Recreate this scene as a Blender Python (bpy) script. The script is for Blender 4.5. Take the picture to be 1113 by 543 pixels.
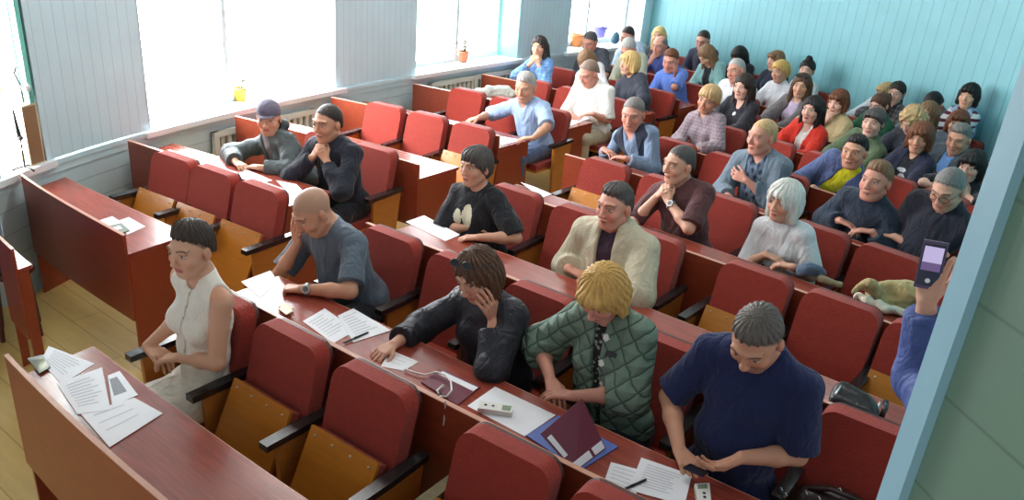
import bpy, bmesh, math, random
import numpy as np
from mathutils import Vector, Matrix

# ------------------------------------------------------------------ scene, camera, light
SC = bpy.context.scene
COL = SC.collection
for o in list(bpy.data.objects):
    bpy.data.objects.remove(o)
SC.view_settings.view_transform = 'Standard'
SC.view_settings.look = 'None'
SC.view_settings.gamma = 1.0
SC.view_settings.use_curve_mapping = False
SC.view_settings.exposure = 0.18
SC.cycles.use_denoising = True
SC.cycles.max_bounces = 6
SC.cycles.diffuse_bounces = 4
SC.cycles.glossy_bounces = 3
SC.cycles.transparent_max_bounces = 8
SC.cycles.caustics_reflective = False
SC.cycles.caustics_refractive = False

IW, IH = 1113.0, 543.0
CAM = np.array([6.026334, -0.978747, 2.632456])
YAW, PITCH, ROLL, FPX, OY = 0.62936183, 0.42098083, 0.08625502, 866.41548, 15.656854
_fw = np.array([-math.sin(YAW) * math.cos(PITCH), math.cos(YAW) * math.cos(PITCH), -math.sin(PITCH)])
_rt = np.array([math.cos(YAW), math.sin(YAW), 0.0])
_up = np.cross(_rt, _fw)
CR = math.cos(ROLL) * _rt + math.sin(ROLL) * _up
CU = -math.sin(ROLL) * _rt + math.cos(ROLL) * _up
CF = _fw
cd = bpy.data.cameras.new('camera')
cam = bpy.data.objects.new('camera', cd)
COL.objects.link(cam)
M = Matrix(((CR[0], CU[0], -CF[0], CAM[0]), (CR[1], CU[1], -CF[1], CAM[1]), (CR[2], CU[2], -CF[2], CAM[2]), (0, 0, 0, 1)))
cam.matrix_world = M
cd.sensor_fit = 'HORIZONTAL'
cd.sensor_width = 36.0
cd.lens = 36.0 * FPX / IW
cd.shift_y = OY / IW
cd.clip_start = 0.05
SC.camera = cam

WORLD_STRENGTH = 0.62
WINDOW_RADIANCE = (26.0, 23.0, 12.0, 7.0)
CEILING_FILL_POWER = 12.0
w = bpy.data.worlds.new('sky')
SC.world = w
w.use_nodes = True
_bg = w.node_tree.nodes['Background']
_bg.inputs[0].default_value = (0.94, 0.97, 1.0, 1)
_bg.inputs[1].default_value = WORLD_STRENGTH


def ray(u, v):
    return CF + ((u - IW / 2) / FPX) * CR - ((v - IH / 2 - OY) / FPX) * CU


def at(u, v, z):
    d = ray(u, v)
    return CAM + (z - CAM[2]) / d[2] * d


# ------------------------------------------------------------------ plan of the hall: straight rows and walls, bent to imitate lens distortion
_CO = np.array([[2.93394, 5.30814], [0.14241, 5.27827], [0.20296, -0.84657], [-0.05364, -0.47245], [-0.01923, 0.35574], [3.36225, -0.17621], [0.05534, -1.01168], [-0.43358, -0.53823], [0.12697, 0.44567], [-0.027, -0.40916], [-0.48661, -0.30844], [0.09886, 0.33703], [-0.3043, 0.03959], [0.02386, 0.05571], [-0.09536, 0.03847]])


def plan(X, Y):
    X = np.asarray(X, float)
    Y = np.asarray(Y, float)
    x = (X - 3) / 3
    y = (Y - 5) / 5
    B = np.stack([x ** i * y ** j for i in range(5) for j in range(5 - i)], -1)
    return B @ _CO


def rowdir(X, Y):
    t = plan(X + .05, Y) - plan(X - .05, Y)
    t /= np.linalg.norm(t)
    return t            # direction along the row (towards the right wall)


PITCH_ROW = 1.045


def row_y(n):
    return (n - 1) * PITCH_ROW if n <= 7 else 6 * PITCH_ROW + (n - 7) * .96


DESK_Z, PANEL_Z, BACK_Z = .72, .84, .90
DESK_D = .42
_HS = {1: 1, 2: 1, 3: 1, 4: .97, 5: .95, 6: .92, 7: .89, 8: .86, 9: .84, 10: .84}  # furniture height factors per row, fitted to the camera view


def hscale(n):
    """height factor that shrinks the back-row furniture to line up in the camera view"""
    return _HS.get(int(n), 1.0)



# ------------------------------------------------------------------ materials
def s2l(c):
    return tuple(((x / 255.) / 12.92 if x / 255. <= .04045 else ((x / 255. + .055) / 1.055) ** 2.4) for x in c)


MATS = {}


def mat(name, rgb, rough=.6, spec=.5, var=.08, scale=8., bump=0., bscale=60., metal=0., stretch=None, sheen=0., coat=0.):
    key = (name,)
    if name in MATS:
        return MATS[name]
    m = bpy.data.materials.new(name)
    m.use_nodes = True
    nt = m.node_tree
    b = nt.nodes['Principled BSDF']
    c = s2l(rgb)
    b.inputs['Roughness'].default_value = rough
    b.inputs['Specular IOR Level'].default_value = spec
    b.inputs['Metallic'].default_value = metal
    if sheen:
        b.inputs['Sheen Weight'].default_value = sheen
    if coat:
        b.inputs['Coat Weight'].default_value = coat
        b.inputs['Coat Roughness'].default_value = .15
    tc = nt.nodes.new('ShaderNodeTexCoord')
    vec = tc.outputs['Object']
    if stretch:
        mp = nt.nodes.new('ShaderNodeMapping')
        mp.inputs['Scale'].default_value = stretch
        nt.links.new(vec, mp.inputs[0])
        vec = mp.outputs[0]
    if var:
        n = nt.nodes.new('ShaderNodeTexNoise')
        n.inputs['Scale'].default_value = scale
        n.inputs['Detail'].default_value = 5
        nt.links.new(vec, n.inputs['Vector'])
        mx = nt.nodes.new('ShaderNodeMix')
        mx.data_type = 'RGBA'
        mx.inputs[6].default_value = (*[x * (1 - var * 2) for x in c], 1)
        mx.inputs[7].default_value = (*[min(1, x * (1 + var * 2)) for x in c], 1)
        nt.links.new(n.outputs['Fac'], mx.inputs[0])
        nt.links.new(mx.outputs[2], b.inputs['Base Color'])
    else:
        b.inputs['Base Color'].default_value = (*c, 1)
    if bump:
        n2 = nt.nodes.new('ShaderNodeTexNoise')
        n2.inputs['Scale'].default_value = bscale
        n2.inputs['Detail'].default_value = 3
        nt.links.new(vec, n2.inputs['Vector'])
        bp = nt.nodes.new('ShaderNodeBump')
        bp.inputs['Strength'].default_value = bump
        bp.inputs['Distance'].default_value = .01
        nt.links.new(n2.outputs['Fac'], bp.inputs['Height'])
        nt.links.new(bp.outputs[0], b.inputs['Normal'])
    MATS[name] = m
    return m


def mathn(nt, op, a, b=None):
    n = nt.nodes.new('ShaderNodeMath')
    n.operation = op
    for i, x in enumerate((a, b)):
        if x is None:
            continue
        if isinstance(x, (int, float)):
            n.inputs[i].default_value = x
        else:
            nt.links.new(x, n.inputs[i])
    return n.outputs[0]


def board_mat(name, rgb, axis, pitch, rough=.45, groove=.06, dark=.55, var=.06, direction=None):
    """Painted boards with grooves at a regular pitch along one axis (object space)."""
    m = mat(name, rgb, rough=rough, var=var, scale=2.5)
    nt = m.node_tree
    b = nt.nodes['Principled BSDF']
    tc = nt.nodes.new('ShaderNodeTexCoord')
    sp = nt.nodes.new('ShaderNodeSeparateXYZ')
    nt.links.new(tc.outputs['Object'], sp.inputs[0])
    if direction is not None:
        dt = nt.nodes.new('ShaderNodeVectorMath')
        dt.operation = 'DOT_PRODUCT'
        dt.inputs[1].default_value = direction
        nt.links.new(tc.outputs['Object'], dt.inputs[0])
        src = dt.outputs['Value']
    else:
        src = sp.outputs[axis]
    fr = mathn(nt, 'FRACT', mathn(nt, 'DIVIDE', src, pitch))
    g = mathn(nt, 'LESS_THAN', fr, groove)
    mx = nt.nodes.new('ShaderNodeMix')
    mx.data_type = 'RGBA'
    old = b.inputs['Base Color'].links[0].from_socket
    nt.links.new(g, mx.inputs[0])
    nt.links.new(old, mx.inputs[6])
    mx.inputs[7].default_value = (*[x * dark for x in s2l(rgb)], 1)
    nt.links.new(mx.outputs[2], b.inputs['Base Color'])
    bp = nt.nodes.new('ShaderNodeBump')
    bp.inputs['Strength'].default_value = .5
    bp.inputs['Distance'].default_value = .006
    nt.links.new(mathn(nt, 'SUBTRACT', 1.0, g), bp.inputs['Height'])
    nt.links.new(bp.outputs[0], b.inputs['Normal'])
    return m


def cloth(name, rgb, rough=.85, kind=None, rgb2=None, pitch=.03, var=.06, bump=.25, axis=2, wrinkle=.55):
    if name in MATS:
        return MATS[name]
    m = mat(name, rgb, rough=rough, spec=.25, var=var, scale=14, bump=bump, bscale=90, sheen=.15 if rough > .7 else 0)
    # soft wrinkles under the weave
    nt = m.node_tree
    b = nt.nodes['Principled BSDF']
    tw = nt.nodes.new('ShaderNodeTexCoord')
    mw = nt.nodes.new('ShaderNodeMapping')
    mw.inputs['Rotation'].default_value = (.5, .7, .3)
    mw.inputs['Scale'].default_value = (1.0, 1.0, .45)
    nt.links.new(tw.outputs['Object'], mw.inputs[0])
    nw = nt.nodes.new('ShaderNodeTexNoise')
    nw.inputs['Scale'].default_value = 13
    nw.inputs['Detail'].default_value = 2.5
    nw.inputs['Distortion'].default_value = 1.2
    nt.links.new(mw.outputs[0], nw.inputs['Vector'])
    bw = nt.nodes.new('ShaderNodeBump')
    bw.inputs['Strength'].default_value = wrinkle
    bw.inputs['Distance'].default_value = .045
    nt.links.new(nw.outputs['Fac'], bw.inputs['Height'])
    if b.inputs['Normal'].links:
        nt.links.new(b.inputs['Normal'].links[0].from_socket, bw.inputs['Normal'])
    nt.links.new(bw.outputs[0], b.inputs['Normal'])
    if kind:
        tc = nt.nodes.new('ShaderNodeTexCoord')
        sp = nt.nodes.new('ShaderNodeSeparateXYZ')
        nt.links.new(tc.outputs['Object'], sp.inputs[0])
        old = b.inputs['Base Color'].links[0].from_socket
        mx = nt.nodes.new('ShaderNodeMix')
        mx.data_type = 'RGBA'
        nt.links.new(old, mx.inputs[6])
        mx.inputs[7].default_value = (*s2l(rgb2), 1)
        if kind == 'stripe':
            f = mathn(nt, 'LESS_THAN', mathn(nt, 'FRACT', mathn(nt, 'DIVIDE', sp.outputs[axis], pitch)), .42)
        elif kind == 'check':
            a = mathn(nt, 'LESS_THAN', mathn(nt, 'FRACT', mathn(nt, 'DIVIDE', sp.outputs[0], pitch)), .3)
            c = mathn(nt, 'LESS_THAN', mathn(nt, 'FRACT', mathn(nt, 'DIVIDE', sp.outputs[2], pitch)), .3)
            f = mathn(nt, 'MULTIPLY', mathn(nt, 'ADD', a, c), .5)
        elif kind == 'argyle':
            d1 = mathn(nt, 'ADD', mathn(nt, 'MULTIPLY', sp.outputs[0], 1.5), sp.outputs[2])
            d2 = mathn(nt, 'SUBTRACT', mathn(nt, 'MULTIPLY', sp.outputs[0], 1.5), sp.outputs[2])
            a = mathn(nt, 'LESS_THAN', mathn(nt, 'FRACT', mathn(nt, 'DIVIDE', d1, pitch)), .5)
            c = mathn(nt, 'LESS_THAN', mathn(nt, 'FRACT', mathn(nt, 'DIVIDE', d2, pitch)), .5)
            f = mathn(nt, 'MULTIPLY', a, c)
        elif kind == 'spots':
            v = nt.nodes.new('ShaderNodeTexVoronoi')
            v.inputs['Scale'].default_value = 1 / pitch
            nt.links.new(tc.outputs['Object'], v.inputs['Vector'])
            f = mathn(nt, 'LESS_THAN', v.outputs['Distance'], .38)
        elif kind == 'quilt':
            d1 = mathn(nt, 'ADD', sp.outputs[0], sp.outputs[2])
            d2 = mathn(nt, 'SUBTRACT', sp.outputs[0], sp.outputs[2])
            n3 = nt.nodes.new('ShaderNodeTexNoise')
            n3.inputs['Scale'].default_value = 9
            nt.links.new(tc.outputs['Object'], n3.inputs['Vector'])
            wob = mathn(nt, 'MULTIPLY', n3.outputs['Fac'], .05)
            a = mathn(nt, 'PINGPONG', mathn(nt, 'ADD', d1, wob), pitch)
            c = mathn(nt, 'PINGPONG', mathn(nt, 'ADD', d2, wob), pitch)
            h = mathn(nt, 'MINIMUM', a, c)
            f = mathn(nt, 'LESS_THAN', h, pitch * .10)
            bp = nt.nodes.new('ShaderNodeBump')
            bp.inputs['Strength'].default_value = .9
            bp.inputs['Distance'].default_value = .02
            nt.links.new(mathn(nt, 'POWER', mathn(nt, 'DIVIDE', h, pitch), .5), bp.inputs['Height'])
            nt.links.new(bp.outputs[0], b.inputs['Normal'])
        nt.links.new(f, mx.inputs[0])
        nt.links.new(mx.outputs[2], b.inputs['Base Color'])
    return m


def skin_mat(name='skin'):
    if name in MATS:
        return MATS[name]
    m = bpy.data.materials.new(name)
    m.use_nodes = True
    nt = m.node_tree
    b = nt.nodes['Principled BSDF']
    b.inputs['Roughness'].default_value = .5
    b.inputs['Specular IOR Level'].default_value = .35
    a = nt.nodes.new('ShaderNodeAttribute')
    a.attribute_name = 'Col'
    nt.links.new(a.outputs['Color'], b.inputs['Base Color'])
    MATS[name] = m
    return m


# ------------------------------------------------------------------ object helpers
def tag(o, label=None, cat=None, group=None, kind=None):
    if label:
        o['label'] = label
    if cat:
        o['category'] = cat
    if group:
        o['group'] = group
    if kind:
        o['kind'] = kind
    return o


def empty(name, loc, rz=0., label=None, cat=None, group=None):
    o = bpy.data.objects.new(name, None)
    o.empty_display_size = .1
    COL.objects.link(o)
    o.location = loc
    o.rotation_euler = (0, 0, rz)
    return tag(o, label, cat, group)


def link(name, me, m, parent=None):
    o = bpy.data.objects.new(name, me)
    COL.objects.link(o)
    if m is not None:
        me.materials.clear()
        me.materials.append(m)
    if parent:
        o.parent = parent
    return o


def bobj(name, bm, m, parent=None, bevel=0., smooth=False, seg=2):
    if bevel:
        es = [e for e in bm.edges if len(e.link_faces) == 2 and e.calc_face_angle(0) > .6]
        bmesh.ops.bevel(bm, geom=es, offset=bevel, segments=seg, affect='EDGES', profile=.5, clamp_overlap=True)
    me = bpy.data.meshes.new(name)
    bmesh.ops.recalc_face_normals(bm, faces=bm.faces[:])
    bm.to_mesh(me)
    bm.free()
    if smooth or bevel:
        me.polygons.foreach_set('use_smooth', [True] * len(me.polygons))
        if not smooth:
            try:
                me.set_sharp_from_angle(angle=.7)
            except Exception:
                pass
    return link(name, me, m, parent)


def box(bm, x0, x1, y0, y1, z0, z1, rot=None, org=None):
    vs = [bm.verts.new((x, y, z)) for z in (z0, z1) for y in (y0, y1) for x in (x0, x1)]
    for f in ((0, 1, 3, 2), (4, 6, 7, 5), (0, 4, 5, 1), (2, 3, 7, 6), (0, 2, 6, 4), (1, 5, 7, 3)):
        bm.faces.new([vs[i] for i in f])
    if rot is not None:
        bmesh.ops.rotate(bm, verts=vs, cent=org or (0, 0, 0), matrix=rot)
    return vs


def pbox(bm, x0, x1, y0, y1, z0, z1, nx=1, ny=1, dx=(0, 0, 0), skew=None):
    """A box laid out in hall coordinates, subdivided and bent along the plan."""
    xs = np.linspace(x0, x1, nx + 1)
    ys = np.linspace(y0, y1, ny + 1)
    P = plan(*np.meshgrid(xs, ys, indexing='ij'))
    g = {}
    for k, z in enumerate((z0, z1)):
        for i in range(nx + 1):
            for j in range(ny + 1):
                g[i, j, k] = bm.verts.new((P[i, j, 0] - dx[0], P[i, j, 1] - dx[1], z))
    for i in range(nx):
        for j in range(ny):
            bm.faces.new((g[i, j, 0], g[i, j + 1, 0], g[i + 1, j + 1, 0], g[i + 1, j, 0]))
            bm.faces.new((g[i, j, 1], g[i + 1, j, 1], g[i + 1, j + 1, 1], g[i, j + 1, 1]))
    for i in range(nx):
        bm.faces.new((g[i, 0, 0], g[i + 1, 0, 0], g[i + 1, 0, 1], g[i, 0, 1]))
        bm.faces.new((g[i, ny, 0], g[i, ny, 1], g[i + 1, ny, 1], g[i + 1, ny, 0]))
    for j in range(ny):
        bm.faces.new((g[0, j, 0], g[0, j, 1], g[0, j + 1, 1], g[0, j + 1, 0]))
        bm.faces.new((g[nx, j, 0], g[nx, j + 1, 0], g[nx, j + 1, 1], g[nx, j, 1]))


def tube_mesh(bm, pts, r, n=8, closed=False):
    pts = [Vector(p) for p in pts]
    rs = r if isinstance(r, (list, tuple)) else [r] * len(pts)
    rings = []
    N = len(pts)
    prev = None
    for i, p in enumerate(pts):
        if closed:
            t = (pts[(i + 1) % N] - pts[i - 1]).normalized()
        else:
            t = (pts[min(i + 1, N - 1)] - pts[max(i - 1, 0)]).normalized()
        if prev is None:
            a = t.orthogonal().normalized()
        else:
            a = (prev - t * prev.dot(t))
            a = a.normalized() if a.length > 1e-6 else t.orthogonal().normalized()
        prev = a
        b = t.cross(a)
        rings.append([bm.verts.new(p + (a * math.cos(q) + b * math.sin(q)) * rs[i]) for q in [2 * math.pi * k / n for k in range(n)]])
    for i in range(N if closed else N - 1):
        A, B = rings[i], rings[(i + 1) % N]
        for k in range(n):
            bm.faces.new((A[k], A[(k + 1) % n], B[(k + 1) % n], B[k]))
    if not closed:
        bm.faces.new(rings[0][::-1])
        bm.faces.new(rings[-1])


def lathe(bm, prof, n=20, org=(0, 0, 0)):
    rings = []
    for r, z in prof:
        rings.append([bm.verts.new((org[0] + r * math.cos(2 * math.pi * k / n), org[1] + r * math.sin(2 * math.pi * k / n), org[2] + z)) for k in range(n)])
    for A, B in zip(rings[:-1], rings[1:]):
        for k in range(n):
            bm.faces.new((A[k], A[(k + 1) % n], B[(k + 1) % n], B[k]))
    bm.faces.new(rings[0][::-1])
    bm.faces.new(rings[-1])


# ------------------------------------------------------------------ implicit surfaces (one continuous skin per mesh)
def V(*a):
    return np.array(a, float)


def nrm(v):
    return v / (np.linalg.norm(v) + 1e-12)


def axis_pts(lo, hi, h, fine):
    pts = [lo]
    x = lo
    while x < hi:
        hh = h
        for a, b, f in fine:
            if a <= x + 1e-9 <= b:
                hh = min(hh, f)
            elif x < a < x + hh:
                hh = min(hh, max(f, a - x))
        x += hh
        pts.append(x)
    return np.array(pts, np.float32)


class SDF:
    def __init__(s):
        s.pr = []

    def cap(s, a, b, ra, rb=None, k=.02, op='u', flat=False):
        s.pr.append(('c', np.array(a, float), np.array(b, float), ra, ra if rb is None else rb, k, op, flat))

    def ell(s, c, r, R=None, k=.02, op='u'):
        s.pr.append(('e', np.array(c, float), np.array(r, float), R, None, k, op, False))

    def fn(s, lo, hi, f, k=.005, op='s'):
        s.pr.append(('f', np.array(lo, float), np.array(hi, float), f, None, k, op, False))

    def bounds(s):
        lo = np.full(3, 9e9)
        hi = -lo
        for p in s.pr:
            if p[6] != 'u':
                continue
            l, h = s._bb(p)
            lo = np.minimum(lo, l)
            hi = np.maximum(hi, h)
        return lo, hi

    def _bb(s, p):
        if p[0] == 'c':
            r = max(p[3], p[4])
            return np.minimum(p[1], p[2]) - r, np.maximum(p[1], p[2]) + r
        if p[0] == 'e':
            if p[3] is None:
                return p[1] - p[2], p[1] + p[2]
            e = np.sqrt(((p[3] * p[2][None, :]) ** 2).sum(1))   # columns of R are the axes
            return p[1] - e, p[1] + e
        return p[1], p[2]

    def mesh(s, h, fine=(), noise=None, smooth=1):
        lo, hi = s.bounds()
        lo = lo - 2.5 * h
        hi = hi + 2.5 * h
        ax = []
        for d in range(3):
            ax.append(axis_pts(lo[d], hi[d], h, [(f[0][d], f[1][d], f[2]) for f in fine]))
        F = np.full((len(ax[0]), len(ax[1]), len(ax[2])), 1.0, np.float32)
        for p in s.pr:
            l, u = s._bb(p)
            k = p[5]
            m = k + 2.2 * h
            i0 = [max(0, int(np.searchsorted(ax[d], l[d] - m)) - 1) for d in range(3)]
            i1 = [min(len(ax[d]), int(np.searchsorted(ax[d], u[d] + m)) + 1) for d in range(3)]
            if any(b <= a for a, b in zip(i0, i1)):
                continue
            sl = tuple(slice(a, b) for a, b in zip(i0, i1))
            X = ax[0][sl[0]][:, None, None]
            Y = ax[1][sl[1]][None, :, None]
            Z = ax[2][sl[2]][None, None, :]
            if p[0] == 'c':
                a, b = p[1], p[2]
                ab = b - a
                L2 = max(float(ab @ ab), 1e-10)
                px, py, pz = X - np.float32(a[0]), Y - np.float32(a[1]), Z - np.float32(a[2])
                t0 = (px * np.float32(ab[0]) + py * np.float32(ab[1]) + pz * np.float32(ab[2])) / np.float32(L2)
                t = np.clip(t0, 0, 1)
                D = np.sqrt((px - t * np.float32(ab[0])) ** 2 + (py - t * np.float32(ab[1])) ** 2 + (pz - t * np.float32(ab[2])) ** 2) - (p[3] + (p[4] - p[3]) * t)
                if p[7]:
                    D = np.maximum(D, (t0 - 1) * np.float32(math.sqrt(L2)))
            elif p[0] == 'e':
                px, py, pz = X - np.float32(p[1][0]), Y - np.float32(p[1][1]), Z - np.float32(p[1][2])
                R = p[3]
                if R is None:
                    q = (px, py, pz)
                else:
                    q = tuple(px * np.float32(R[0, i]) + py * np.float32(R[1, i]) + pz * np.float32(R[2, i]) for i in range(3))
                r = p[2]
                k0 = np.sqrt((q[0] / r[0]) ** 2 + (q[1] / r[1]) ** 2 + (q[2] / r[2]) ** 2)
                k1 = np.sqrt((q[0] / r[0] ** 2) ** 2 + (q[1] / r[1] ** 2) ** 2 + (q[2] / r[2] ** 2) ** 2) + 1e-9
                D = k0 * (k0 - 1) / k1
            else:
                D = p[3](X, Y, Z)
            A = F[sl]
            D = np.broadcast_to(D, A.shape).astype(np.float32)
            if p[6] == 'u':
                hh = np.clip(.5 + .5 * (A - D) / k, 0, 1)
                F[sl] = A + (D - A) * hh - k * hh * (1 - hh)
            else:
                D = -D
                hh = np.clip(.5 - .5 * (A - D) / k, 0, 1)
                F[sl] = A + (D - A) * hh + k * hh * (1 - hh)
        if noise:
            idx = np.nonzero(np.abs(F) < .03)
            P = np.stack([ax[d][idx[d]] for d in range(3)], 1)
            F[idx] += noise(P).astype(np.float32)
        return surfnet(F, ax, smooth)


def surfnet(F, ax, smooth=1):
    S = F < 0
    c = np.zeros(tuple(n - 1 for n in F.shape), np.int8)
    for i in (0, 1):
        for j in (0, 1):
            for k in (0, 1):
                c += S[i:F.shape[0] - 1 + i, j:F.shape[1] - 1 + j, k:F.shape[2] - 1 + k]
    act = (c > 0) & (c < 8)
    I = np.nonzero(act)
    n = len(I[0])
    idx = np.full(c.shape, -1, np.int32)
    idx[I] = np.arange(n)
    acc = np.zeros((n, 3))
    cnt = np.zeros(n)
    vals = {}
    pos = {}
    for i in (0, 1):
        for j in (0, 1):
            for k in (0, 1):
                vals[i, j, k] = F[I[0] + i, I[1] + j, I[2] + k]
                pos[i, j, k] = np.stack([ax[0][I[0] + i], ax[1][I[1] + j], ax[2][I[2] + k]], 1)
    corners = list(vals)
    for a in corners:
        for d in range(3):
            if a[d] == 1:
                continue
            b = list(a)
            b[d] = 1
            b = tuple(b)
            fa, fb = vals[a], vals[b]
            m = (fa < 0) != (fb < 0)
            t = np.where(m, fa / np.where(m, fa - fb, 1), 0)
            pp = pos[a] + t[:, None] * (pos[b] - pos[a])
            acc[m] += pp[m]
            cnt[m] += 1
    v = acc / cnt[:, None]
    quads = []
    for d in range(3):
        sl0 = [slice(None)] * 3
        sl1 = [slice(None)] * 3
        sl0[d] = slice(0, -1)
        sl1[d] = slice(1, None)
        A, B = S[tuple(sl0)], S[tuple(sl1)]
        E = np.nonzero(A != B)
        e1, e2 = (d + 1) % 3, (d + 2) % 3
        ok = (E[e1] > 0) & (E[e2] > 0) & (E[e1] < F.shape[e1] - 1) & (E[e2] < F.shape[e2] - 1)
        E = [e[ok] for e in E]

        def cell(o1, o2):
            q = [E[0].copy(), E[1].copy(), E[2].copy()]
            q[e1] -= o1
            q[e2] -= o2
            return idx[q[0], q[1], q[2]]
        Q = np.stack([cell(1, 1), cell(0, 1), cell(0, 0), cell(1, 0)], 1)
        flip = ~A[E[0], E[1], E[2]]
        Q[flip] = Q[flip][:, ::-1]
        quads.append(Q)
    q = np.concatenate(quads)
    q = q[(q >= 0).all(1)]
    for _ in range(smooth):
        a = np.concatenate([q[:, 0], q[:, 1], q[:, 2], q[:, 3]])
        b = np.concatenate([q[:, 1], q[:, 2], q[:, 3], q[:, 0]])
        aa = np.concatenate([a, b])
        bb = np.concatenate([b, a])
        ct = np.bincount(aa, minlength=n) + 1e-9
        av = np.stack([np.bincount(aa, v[bb, d], minlength=n) / ct for d in range(3)], 1)
        v = np.where(ct[:, None] > .5, v * .5 + av * .5, v)
    return v, q


def netmesh(name, v, q, m, parent=None, col=None):
    me = bpy.data.meshes.new(name)
    me.vertices.add(len(v))
    me.vertices.foreach_set('co', v.astype(np.float32).ravel())
    me.loops.add(4 * len(q))
    me.loops.foreach_set('vertex_index', q.astype(np.int32).ravel())
    me.polygons.add(len(q))
    me.polygons.foreach_set('loop_start', np.arange(0, 4 * len(q), 4, dtype=np.int32))
    me.polygons.foreach_set('use_smooth', np.ones(len(q), bool))
    me.update(calc_edges=True)
    if col is not None:
        at_ = me.color_attributes.new('Col', 'FLOAT_COLOR', 'POINT')
        at_.data.foreach_set('color', np.concatenate([col, np.ones((len(col), 1))], 1).astype(np.float32).ravel())
    return link(name, me, m, parent)


def folds(seed, amp, f=22.):
    rg = np.random.RandomState(seed)
    W = [(nrm(rg.normal(size=3) * V(1, 1, .8)) * f * rg.uniform(.6, 1.8), rg.uniform(0, 6.28), rg.uniform(.4, 1)) for _ in range(6)]
    U = [(rg.normal(size=3) * 5, rg.uniform(0, 6.28)) for _ in range(3)]

    def f_(P):
        wob = sum(np.sin(P @ k + ph) for k, ph in U) * .8
        s = sum(a * np.sin(P @ k + ph + wob) for k, ph, a in W)
        return amp * (np.abs(s) * .6 - .8)
    return f_

# ------------------------------------------------------------------ the room
BLUE = (150, 178, 192)
m_wall = board_mat('window_wall_boards', (200, 222, 230), 1, .085, groove=.07, dark=.8)
m_dado = board_mat('dado_boards', (194, 214, 220), 2, .155, groove=.05, dark=.7)
m_trim = mat('pale_blue_trim', (200, 222, 228), rough=.4, var=.03)
m_back = board_mat('turquoise_boards', (128, 188, 197), 0, .13, groove=.05, dark=.62)
m_sill = mat('white_sill_paint', (232, 236, 238), rough=.35, var=.02)
m_frame = mat('window_frame_paint', (205, 216, 220), rough=.4, var=.03)
m_turq = mat('turquoise_frame_paint', (120, 205, 190), rough=.4, var=.05)
m_green = board_mat('green_partition_boards', (112, 142, 124), 2, .165, groove=.035, dark=.75)
m_casing = mat('light_blue_casing', (158, 202, 220), rough=.35, var=.05)
m_casing2 = mat('teal_casing', (92, 142, 150), rough=.4, var=.05)
m_ceiling = mat('ceiling_paint', (214, 220, 218), rough=.8, var=.02)

m_floor = mat('laminate_floor', (200, 170, 104), rough=.32, var=.10, scale=3, stretch=(1.2, 9, 1))
_nt = m_floor.node_tree
_b = _nt.nodes['Principled BSDF']
_tc = _nt.nodes.new('ShaderNodeTexCoord')
_mp = _nt.nodes.new('ShaderNodeMapping')
_mp.inputs['Scale'].default_value = (1, 1, 1)
_nt.links.new(_tc.outputs['Object'], _mp.inputs[0])
_br = _nt.nodes.new('ShaderNodeTexBrick')
_br.inputs['Scale'].default_value = 1.0
_br.inputs['Brick Width'].default_value = 1.2
_br.inputs['Row Height'].default_value = .19
_br.inputs['Mortar Size'].default_value = .003
_br.inputs['Color1'].default_value = (.92, .92, .92, 1)
_br.inputs['Color2'].default_value = (1.08, 1.06, 1.02, 1)
_br.inputs['Mortar'].default_value = (.55, .5, .45, 1)
_nt.links.new(_mp.outputs[0], _br.inputs['Vector'])
_mx = _nt.nodes.new('ShaderNodeMix')
_mx.data_type = 'RGBA'
_mx.blend_type = 'MULTIPLY'
_mx.inputs[0].default_value = 1
_old = _b.inputs['Base Color'].links[0].from_socket
_nt.links.new(_old, _mx.inputs[6])
_nt.links.new(_br.outputs['Color'], _mx.inputs[7])
_nt.links.new(_mx.outputs[2], _b.inputs['Base Color'])

YB = 10.12          # back wall
ZC = 3.15           # ceiling
bm = bmesh.new()
box(bm, -1.2, 7.6, -1.6, 11.6, -.06, 0)
tag(bobj('floor', bm, m_floor), kind='structure')
bm = bmesh.new()
box(bm, -1.2, 7.6, -3.2, 11.6, ZC, ZC + .06)
tag(bobj('ceiling', bm, m_ceiling), kind='structure')

WIN = [(.86, 1.37), (2.38, 4.35), (5.38, 7.03), (8.04, 9.88)]
SZ = .84            # sill top
WT = 2.75           # window head
TH = .34            # wall thickness
bm = bmesh.new()
edges = [.76] + [e for w_ in WIN for e in w_] + [YB]
for a, b in zip(edges[0::2], edges[1::2]):
    if b - a > .02:
        pbox(bm, -TH, 0, a, b, SZ, WT, 1, max(1, int((b - a) / .25)))
pbox(bm, -TH, 0, .76, YB, WT, ZC, 1, 36)
_p = plan(0, .765)
box(bm, _p[0] - .30, _p[0] - .01, -1.6, _p[1], 0, ZC)
tag(bobj('wall_left', bm, m_wall), kind='structure')
bm = bmesh.new()
pbox(bm, -TH, -.005, .76, YB, 0, SZ - .045, 1, 36)
tag(bobj('trim_1', bm, m_dado), kind='structure')
bm = bmesh.new()
for a, b in zip(edges[0::2], edges[1::2]):
    if b - a > .05:
        pbox(bm, -.004, .022, a + .06, b - .06, SZ - .045, SZ - .012, 1, max(1, int((b - a) / .25)))
pbox(bm, -.004, .008, .76, YB, SZ - .10, SZ - .046, 1, 36)
tag(bobj('trim_2', bm, m_trim), kind='structure')

m_glass = bpy.data.materials.new('window_glass')
m_glass.use_nodes = True
_nt = m_glass.node_tree
_nt.nodes.remove(_nt.nodes['Principled BSDF'])
_t = _nt.nodes.new('ShaderNodeBsdfTransparent')
_g = _nt.nodes.new('ShaderNodeBsdfGlossy')
_g.inputs['Roughness'].default_value = .02
_ms = _nt.nodes.new('ShaderNodeMixShader')
_ms.inputs[0].default_value = .05
_nt.links.new(_t.outputs[0], _ms.inputs[1])
_nt.links.new(_g.outputs[0], _ms.inputs[2])
_nt.links.new(_ms.outputs[0], _nt.nodes['Material Output'].inputs[0])

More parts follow.
